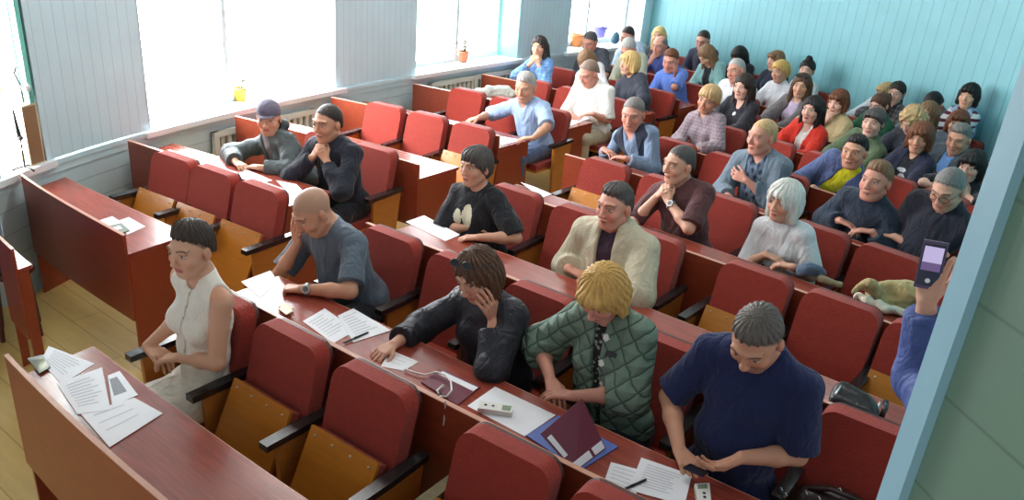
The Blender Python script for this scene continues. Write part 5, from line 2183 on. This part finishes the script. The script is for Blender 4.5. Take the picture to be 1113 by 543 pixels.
# burgundy folder propped open
o_ = at(622, 500, DZ_ + .008)
r = empty('folder', o_, 0, 'burgundy folder propped half open on the blue folder, with white label strips', 'folder')
e0, e1 = at(624, 513, DZ_ + .009), at(658, 487, DZ_ + .009)
zc = DZ_ + .155
f0, f1 = at(587, 471, DZ_ + .155), at(632, 433, DZ_ + .185)


def quadslab(name, m, P4, th, parent, org):
    n = nrm(np.cross(P4[1] - P4[0], P4[3] - P4[0]))
    bm = bmesh.new()
    A = [bm.verts.new(p - org) for p in P4]
    B = [bm.verts.new(p - org + n * th) for p in P4]
    bm.faces.new(A[::-1])
    bm.faces.new(B)
    for i in range(4):
        bm.faces.new((A[i], A[(i + 1) % 4], B[(i + 1) % 4], B[i]))
    return bobj(name, bm, m, parent)


Q4 = [e0, e1, f1, f0]
nn_ = nrm(np.cross(Q4[1] - Q4[0], Q4[3] - Q4[0]))
sg = 1 if nn_ @ (CAM - e0) > 0 else -1
quadslab('cover', m_folder, Q4, .003 * sg, r, o_)


def on4(s_, t_, lift=.0042):
    p = (Q4[0] * (1 - s_) + Q4[1] * s_) * (1 - t_) + (Q4[3] * (1 - s_) + Q4[2] * s_) * t_
    return p + nn_ * sg * lift


for a, b, c_, d in ((.05, .58, .02, .17), (.66, .97, .02, .17)):
    quadslab('label_strip', m_paper, [on4(a, c_), on4(b, c_), on4(b, d), on4(a, d)], .0006 * sg, r, o_)
quadslab('label_strip', m_paper, [on4(.03, .35), on4(.13, .35), on4(.13, .86), on4(.03, .86)], .0006 * sg, r, o_)
sheet([(664, 502), (697, 511), (690, 543), (655, 528)], DZ_, 'white sheet lying under the black pen at the lower edge', 5)
sheet([(697, 497), (752, 516), (744, 549), (683, 532)], DZ_ + .002, 'printed sheet with a raised corner in front of the navy polo', 9, curl=.0)
pen((672, 534), (702, 521), DZ_ + .008, 'thick black pen lying across the sheet at the lower edge')
r = recorder([(772, 548), (770, 529), (754, 530), (757, 549)], DZ_ + .001, 'small white device with a green display beside the navy polo man', .02)
# phone in the hands of the man in the navy polo
o_ = at(756, 514, .765)
r = empty('smartphone', o_, 0, 'dark phone held in the hands of the man in the navy polo', 'phone')
slab('case', m_black, [(742, 509), (750, 505), (770, 514), (764, 519)], .765, .008, r, o_)
slab('screen', m_screen, [(743.5, 509), (750, 506), (768, 514), (763.5, 517.8)], .7735, .0006, r, o_)
# third row
sheet([(441, 241), (461, 234), (500, 255), (484, 262)], DZ_, 'bright paper at the aisle end of the desk, before the winged-print T-shirt', 0)
sheet([(566, 198), (581, 203), (600, 211), (588, 215)], DESK_Z * hscale(4) + .001, 'narrow white paper on the fourth desk in front of the navy vest', 0)
sheet([(545, 148), (567, 152), (546, 157.5), (536, 152)], DESK_Z * hscale(5) + .001, 'white paper on the aisle end of the grey-bearded man\'s desk', 3)
sheet([(621, 124), (641, 128.5), (621, 136.5), (612, 130)], DESK_Z * hscale(6) + .001, 'white paper read by the man in the white polo', 3)
sheet([(262, 182), (282, 190), (296, 196), (278, 200)], DZ_, 'white paper under the hands of the woman in the grey cap', 0)
sheet([(300, 196), (322, 200), (332, 210), (316, 212)], DZ_, 'white paper beside the elbow of the man in the black sweater', 0)


# ---- bags and clothes (soft shapes)
def soft(name, m, prims, h, label, cat, noise=None, kk=.025):
    pts = np.array([p[1] for p in prims])
    o = V(pts[:, 0].mean(), pts[:, 1].mean(), pts[:, 2].min())
    s = SDF()
    for p in prims:
        if p[0] == 'e':
            s.ell(p[1] - o, V(*p[2]), p[3] if len(p) > 3 else None, .03)
        else:
            s.cap(p[1] - o, p[2] - o, p[3], p[4], kk)
    v, q = s.mesh(h, (), noise, 1)
    r_ = empty(name, o, 0, label, cat)
    netmesh('body' if cat in ('bag',) else 'cloth', v, q, m, r_)
    return r_, o


m_leather = mat('black_leather', (30, 32, 36), rough=.32, var=.1, bump=.3, bscale=50)
m_chrome = mat('bright_metal', (215, 218, 224), rough=.2, var=0, metal=.9)
a, b = at(905, 428, .78), at(950, 436, .78)
r, o_ = soft('handbag', m_leather, [('c', at(910, 434, .762), at(946, 450, .762), .036, .034), ('c', at(913, 427, .775), at(946, 443, .772), .036, .034), ('c', at(917, 420, .80), at(942, 433, .795), .026, .022)], .008,
             'black leather purse with metal trim lying on the desk before the empty seat', 'bag')
bm = bmesh.new()
tube_mesh(bm, [at(906, 436, .755) - o_, at(909, 427, .80) - o_, at(914, 419, .82) - o_], .005, 8)
tube_mesh(bm, [at(950, 452, .755) - o_, at(954, 444, .78) - o_, at(957, 437, .80) - o_], .005, 8)
bobj('metal_trim', bm, m_chrome, r, smooth=True)
bm = bmesh.new()
tube_mesh(bm, [at(958, 453, .76) - o_, at(962, 444, .79) - o_, at(963, 436, .80) - o_], .012, 8)
bobj('handle', bm, m_leather, r, smooth=True)

m_bag = mat('dark_brown_leather', (48, 34, 32), rough=.4, var=.15, bump=.3, bscale=40)
c5, a5 = seat_frame(2, 5.64)


def seatpt(x, y, z):
    return V(c5[0] + x * math.cos(a5) - y * math.sin(a5), c5[1] + x * math.sin(a5) + y * math.cos(a5), z)


r, o_ = soft('handbag', m_bag, [('e', seatpt(.0, -.22, .52), (.19, .09, .12)), ('e', seatpt(.10, -.24, .50), (.12, .09, .10)), ('e', seatpt(-.12, -.24, .50), (.11, .09, .09))], .010,
             'dark brown handbag with silver clasps on the seat at the lower right', 'bag', folds(5, .006, 16))
bm = bmesh.new()
for (u, v) in ((845, 531), (850, 537), (872, 535), (886, 541), (909, 532), (917, 538)):
    p = at(u, v, .64) - o_
    tube_mesh(bm, [p, p + V(.012, .002, .012), p + V(.02, -.004, .004)], .004, 8)
bobj('clasp', bm, m_chrome, r, smooth=True)
bm = bmesh.new()
tube_mesh(bm, [seatpt(-.14, -.24, .60) - o_, seatpt(-.06, -.26, .66) - o_, seatpt(.05, -.26, .665) - o_, seatpt(.14, -.24, .60) - o_], .009, 8)
bobj('handle', bm, m_bag, r, smooth=True)

z_ = DESK_Z * hscale(4) + .05
r, o_ = soft('coat', C('beige_coat_cloth', (176, 158, 112)), [('c', at(950, 320, z_), at(1004, 332, z_), .04, .045), ('c', at(960, 314, z_ + .05), at(985, 316, z_ + .07), .03, .04), ('c', at(985, 316, z_ + .07), at(1008, 330, z_ + .02), .04, .03), ('c', at(930, 316, z_ + .05), at(946, 309, z_ + .10), .018, .016), ('c', at(946, 309, z_ + .10), at(956, 322, z_ + .02), .016, .026), ('c', at(960, 330, z_ - .03), at(1000, 338, z_ - .03), .03, .035), ('c', at(970, 312, z_ + .08), at(1000, 322, z_ + .08), .012, .016)], .009,
             'crumpled beige coat lying on the desk below the raised phone', 'coat', folds(11, .016, 45), .07)
r, o_ = soft('scarf', C('cream_scarf_cloth', (222, 214, 196)), [('c', at(932, 322, z_), at(962, 334, z_), .022, .026), ('c', at(945, 330, z_ - .02), at(985, 340, z_ - .02), .022, .020)], .008,
             'cream cloth lying in front of the crumpled beige coat', 'cloth', folds(12, .010, 50), .05)
r, o_ = soft('folded_jeans', C('blue_grey_cloth', (92, 108, 132)), [('c', at(872, 294, z_), at(893, 296, z_), .035, .035), ('c', at(878, 290, z_ + .03), at(892, 292, z_ + .03), .025, .025)], .009,
             'blue-grey garment on the desk beside the white-haired woman', 'cloth', folds(13, .008, 24))
r, o_ = soft('scarf', C('khaki_cloth', (150, 138, 108)), [('c', at(893, 303, z_ - .02), at(912, 309, z_ - .03), .022, .018)], .008, 'small khaki cloth next to the blue-grey garment', 'cloth', folds(14, .010, 30))
r, o_ = soft('folded_clothes', C('pale_mint_cloth', (202, 214, 204)), [('c', at(520, 100, z_), at(555, 102, z_), .045, .05), ('c', at(530, 96, z_ + .05), at(552, 97, z_ + .05), .03, .035)], .012,
             'pale clothes heaped on the desk behind the empty seats by the plant', 'clothes', folds(15, .012, 20))

# ---- raised phone
ctr = CAM + nrm(ray(1012, 288)) * (np.linalg.norm(WR - CAM) * .985)
uz = nrm(V(.0, .12, 1) - CR * .10)
ux = nrm(np.cross(uz, CAM - ctr) * 1.0)
if ux @ CR < 0:
    ux = -ux
nz_ = nrm(np.cross(ux, uz))
if nz_ @ (CAM - ctr) < 0:
    nz_ = -nz_
r = empty('smartphone', ctr, 0, 'phone with a lit screen held up at the right by a blue-sleeved arm', 'phone')


def phone_box(name, m, hw, hh_, d0, d1, du=0, dv=0, par=None):
    bm = bmesh.new()
    vs = []
    for d in (d0, d1):
        for sx, sy in ((-1, -1), (1, -1), (1, 1), (-1, 1)):
            vs.append(bm.verts.new(ux * (sx * hw + du) + uz * (sy * hh_ + dv) + nz_ * d))
    for f_ in ((3, 2, 1, 0), (4, 5, 6, 7), (0, 1, 5, 4), (1, 2, 6, 5), (2, 3, 7, 6), (3, 0, 4, 7)):
        bm.faces.new([vs[i] for i in f_])
    return bobj(name, bm, m, par or r, bevel=.003 if hw > .03 else 0)


phone_box('case', mat('violet_phone_case', (86, 70, 104), rough=.3, var=0), .032, .070, -.006, .003)
m_lit = bpy.data.materials.new('lit_screen')
m_lit.use_nodes = True
_pb = m_lit.node_tree.nodes['Principled BSDF']
_pb.inputs['Base Color'].default_value = (.02, .02, .03, 1)
_pb.inputs['Emission Color'].default_value = (*s2l((196, 184, 226)), 1)
_pb.inputs['Emission Strength'].default_value = .8
phone_box('screen', mat('phone_glass', (40, 32, 60), rough=.1, var=0), .028, .061, .0031, .0036)
phone_box('screen_image', m_lit, .0245, .032, .0037, .0040, 0, .022)
m_lit2 = bpy.data.materials.new('lit_screen_people')
m_lit2.use_nodes = True
_pb = m_lit2.node_tree.nodes['Principled BSDF']
_pb.inputs['Emission Color'].default_value = (*s2l((120, 98, 150)), 1)
_pb.inputs['Base Color'].default_value = (.02, .02, .03, 1)
_pb.inputs['Emission Strength'].default_value = .6
phone_box('screen_image', m_lit2, .0245, .012, .0041, .0044, 0, -.004)
bm = bmesh.new()
for k in range(1):
    bm.faces.new([bm.verts.new(ux * (math.cos(2 * math.pi * i / 16) * .007) + uz * (math.sin(2 * math.pi * i / 16) * .007 - .045) + nz_ * .0046) for i in range(16)])
bobj('shutter_button', bm, mat('shutter_white', (240, 240, 244), rough=.4, var=0), r)

# ---- things on the window sills
m_terra = mat('terracotta', (196, 116, 84), rough=.7, var=.1)
m_soil = mat('soil', (60, 44, 34), rough=.95, var=.2)
m_leaf = mat('dull_green_leaf', (96, 98, 72), rough=.55, var=.2, scale=20)


def pot(loc, r0, r1, h, m, label, plant=0, seed=0, name='potted_plant', cat='plant'):
    r_ = empty(name, loc, 0, label, cat)
    bm = bmesh.new()
    lathe(bm, [(r0 * .9, 0), (r0, .004), (r1 * .96, h * .8), (r1 * 1.08, h * .8), (r1 * 1.1, h), (r1 * .95, h), (r1 * .9, h * .85)], 20)
    bobj('pot', bm, m, r_, smooth=True)
    bm = bmesh.new()
    lathe(bm, [(.001, h * .86), (r1 * .9, h * .86), (r1 * .9, h * .88), (.001, h * .9)], 16)
    bobj('soil', bm, m_soil, r_)
    if plant:
        rg = random.Random(seed)
        bm = bmesh.new()
        bl = bmesh.new()
        for k in range(plant):
            a = rg.random() * 6.28
            le = h * rg.uniform(.6, 1.5)
            lean = rg.uniform(.1, .7)
            p0 = V(math.cos(a) * r1 * .3, math.sin(a) * r1 * .3, h * .85)
            p1 = p0 + V(math.cos(a) * lean * le * .5, math.sin(a) * lean * le * .5, le * .7)
            p2 = p1 + V(math.cos(a) * lean * le * .6, math.sin(a) * lean * le * .6, le * (.35 - lean * .7))
            tube_mesh(bm, [p0, p1, p2], [.004, .003, .002], 6)
            for j in range(3):
                q = p1 * (1 - j / 2) + p2 * (j / 2)
                d = nrm(V(rg.uniform(-1, 1), rg.uniform(-1, 1), rg.uniform(-.3, .8)))
                sd = nrm(np.cross(d, V(.3, .2, 1)))
                L_ = h * rg.uniform(.3, .5)
                up_ = np.cross(sd, d) * .004
                e = [q, q + d * L_ * .5 + sd * L_ * .16, q + d * L_, q + d * L_ * .5 - sd * L_ * .16]
                A = [bl.verts.new(x + up_) for x in e]
                B = [bl.verts.new(x - up_) for x in e]
                bl.faces.new(A)
                bl.faces.new(B[::-1])
                for i in range(4):
                    bl.faces.new((A[i], B[i], B[(i + 1) % 4], A[(i + 1) % 4]))
        bobj('stem', bm, m_leaf, r_, smooth=True)
        bobj('foliage', bl, m_leaf, r_)
    return r_


pot(at(503, 67, SZ + .002), .050, .065, .13, m_terra, 'terracotta pot with a sparse dull green plant on the third window sill', 12, 4)
pot(at(261, 109, SZ + .002), .048, .060, .115, mat('yellow_pot_glaze', (190, 160, 60), rough=.4, var=.05), 'small yellow pot standing on the sill of the big bright window', 4, 9)
pot(at(626, 50, SZ + .002), .070, .095, .17, mat('orange_pot_glaze', (226, 140, 84), rough=.5, var=.05), 'orange pot on the far window sill left of the dark-haired man', 0, 1, 'plant_pot', 'pot')
pot(at(632, 50, SZ + .002) + V(-.02, .12, 0), .045, .06, .11, mat('bright_yellow_glaze', (236, 208, 70), rough=.5, var=.05), 'bright yellow pot squeezed beside the orange pot', 0, 2, 'plant_pot', 'pot')
pot(at(651, 43, SZ + .002), .075, .105, .20, mat('violet_pot_glaze', (92, 84, 160), rough=.5, var=.1), 'violet pot on the far window sill behind the dark-haired man', 0, 3, 'plant_pot', 'pot')
r, o_ = soft('folded_clothes', C('dark_teal_cloth', (70, 104, 122)), [('c', at(668, 44, SZ + .08), at(670, 38, SZ + .16), .06, .05)], .012, 'dark blue-green bundle on the far window sill beside the pale blue shirt', 'clothes', folds(16, .01, 20))

# first window: open turquoise casement, a wooden box and a small black stand
m_slat = mat('yellow_blind_slat', (240, 226, 150), rough=.5, var=.03)
bm = bmesh.new()
for k in range(12):
    z0 = 1.30 + k * .115
    pbox(bm, -.27, -.262, .88, 1.10, z0, z0 + .095, 1, 3)
r = empty('window_blind', plan(-.27, .9).tolist() + [1.3], 0, 'yellowish slatted blind in the window at the left edge', 'blind')
bobj('slats', bm, m_slat, r).matrix_parent_inverse = Matrix.Translation(-Vector(r.location))
bm = bmesh.new()
for q in (.92, 1.06):
    pbox(bm, -.261, -.258, q, q + .006, 1.28, 2.7, 1, 1)
bobj('cord', bm, m_white, r).matrix_parent_inverse = Matrix.Translation(-Vector(r.location))

r = empty('casement', plan(-.02, 1.31).tolist() + [1.24], 0, 'turquoise window casement standing open at the left edge', 'window casement')
inv = Matrix.Translation(-Vector(r.location))
bm = bmesh.new()
for x0, x1 in ((-.28, -.22), (-.05, .01)):
    pbox(bm, x0, x1, 1.29, 1.335, 1.24, 2.7, 1, 1)
pbox(bm, -.28, .01, 1.29, 1.335, 1.24, 1.31, 1, 1)
pbox(bm, -.28, .01, 1.29, 1.335, 2.63, 2.7, 1, 1)
bobj('frame', bm, m_turq, r).matrix_parent_inverse = inv
bm = bmesh.new()
pbox(bm, -.22, -.05, 1.305, 1.32, 1.31, 2.63, 1, 1)
bobj('panel', bm, mat('mint_panel', (168, 226, 208), rough=.4, var=.03), r).matrix_parent_inverse = inv
bm = bmesh.new()
lathe(bm, [(.001, 0), (.022, 0), (.026, .03), (.015, .05), (.001, .052)], 12, (*plan(.0, 1.28), 1.32))
bobj('knob', bm, m_white, r, smooth=True).matrix_parent_inverse = inv
bm = bmesh.new()
c_ = plan(-.18, 1.27)
tube_mesh(bm, [(c_[0], c_[1], 1.46), (c_[0] + .01, c_[1] - .02, 1.42), (c_[0] + .02, c_[1], 1.34), (c_[0] + .03, c_[1], 1.10)], .008, 8)
bobj('latch', bm, m_black, r, smooth=True).matrix_parent_inverse = inv

r = empty('wooden_box', plan(-.08, 1.28).tolist() + [SZ + .001], 0, 'upright wooden board box on the sill beside the open casement', 'box')
inv = Matrix.Translation(-Vector(r.location))
bm = bmesh.new()
pbox(bm, -.20, .0, 1.20, 1.345, SZ + .001, 1.235, 1, 1)
bobj('body', bm, mat('pale_wood_board', (216, 196, 160), rough=.5, var=.08), r, bevel=.004).matrix_parent_inverse = inv
bm = bmesh.new()
pbox(bm, .0005, .008, 1.21, 1.335, SZ + .01, 1.225, 1, 1)
bobj('edge_board', bm, mat('brown_wood_edge', (142, 106, 72), rough=.5, var=.1), r).matrix_parent_inverse = inv

p0 = V(*plan(.02, 1.13), SZ + .002)
r = empty('desk_stand', p0, 0, 'small black tripod stand with a tilted arm on the left window sill', 'stand')
bm = bmesh.new()
for a in (.3, 2.4, 4.5):
    tube_mesh(bm, [(0, 0, .02), (math.cos(a) * .05, math.sin(a) * .05, .012), (math.cos(a) * .075, math.sin(a) * .075, .0)], .006, 8)
bobj('foot', bm, m_black, r, smooth=True)
bm = bmesh.new()
tube_mesh(bm, [(0, 0, .01), (.002, 0, .18), (.0, .004, .20)], .006, 8)
bobj('stem', bm, m_black, r, smooth=True)
bm = bmesh.new()
tube_mesh(bm, [(0, 0, .19), (-.012, .0, .24), (-.03, 0, .38)], [.016, .014, .007], 8)
tube_mesh(bm, [(-.02, 0, .20), (.03, 0, .215)], .012, 8)
bobj('arm', bm, m_black, r, smooth=True)
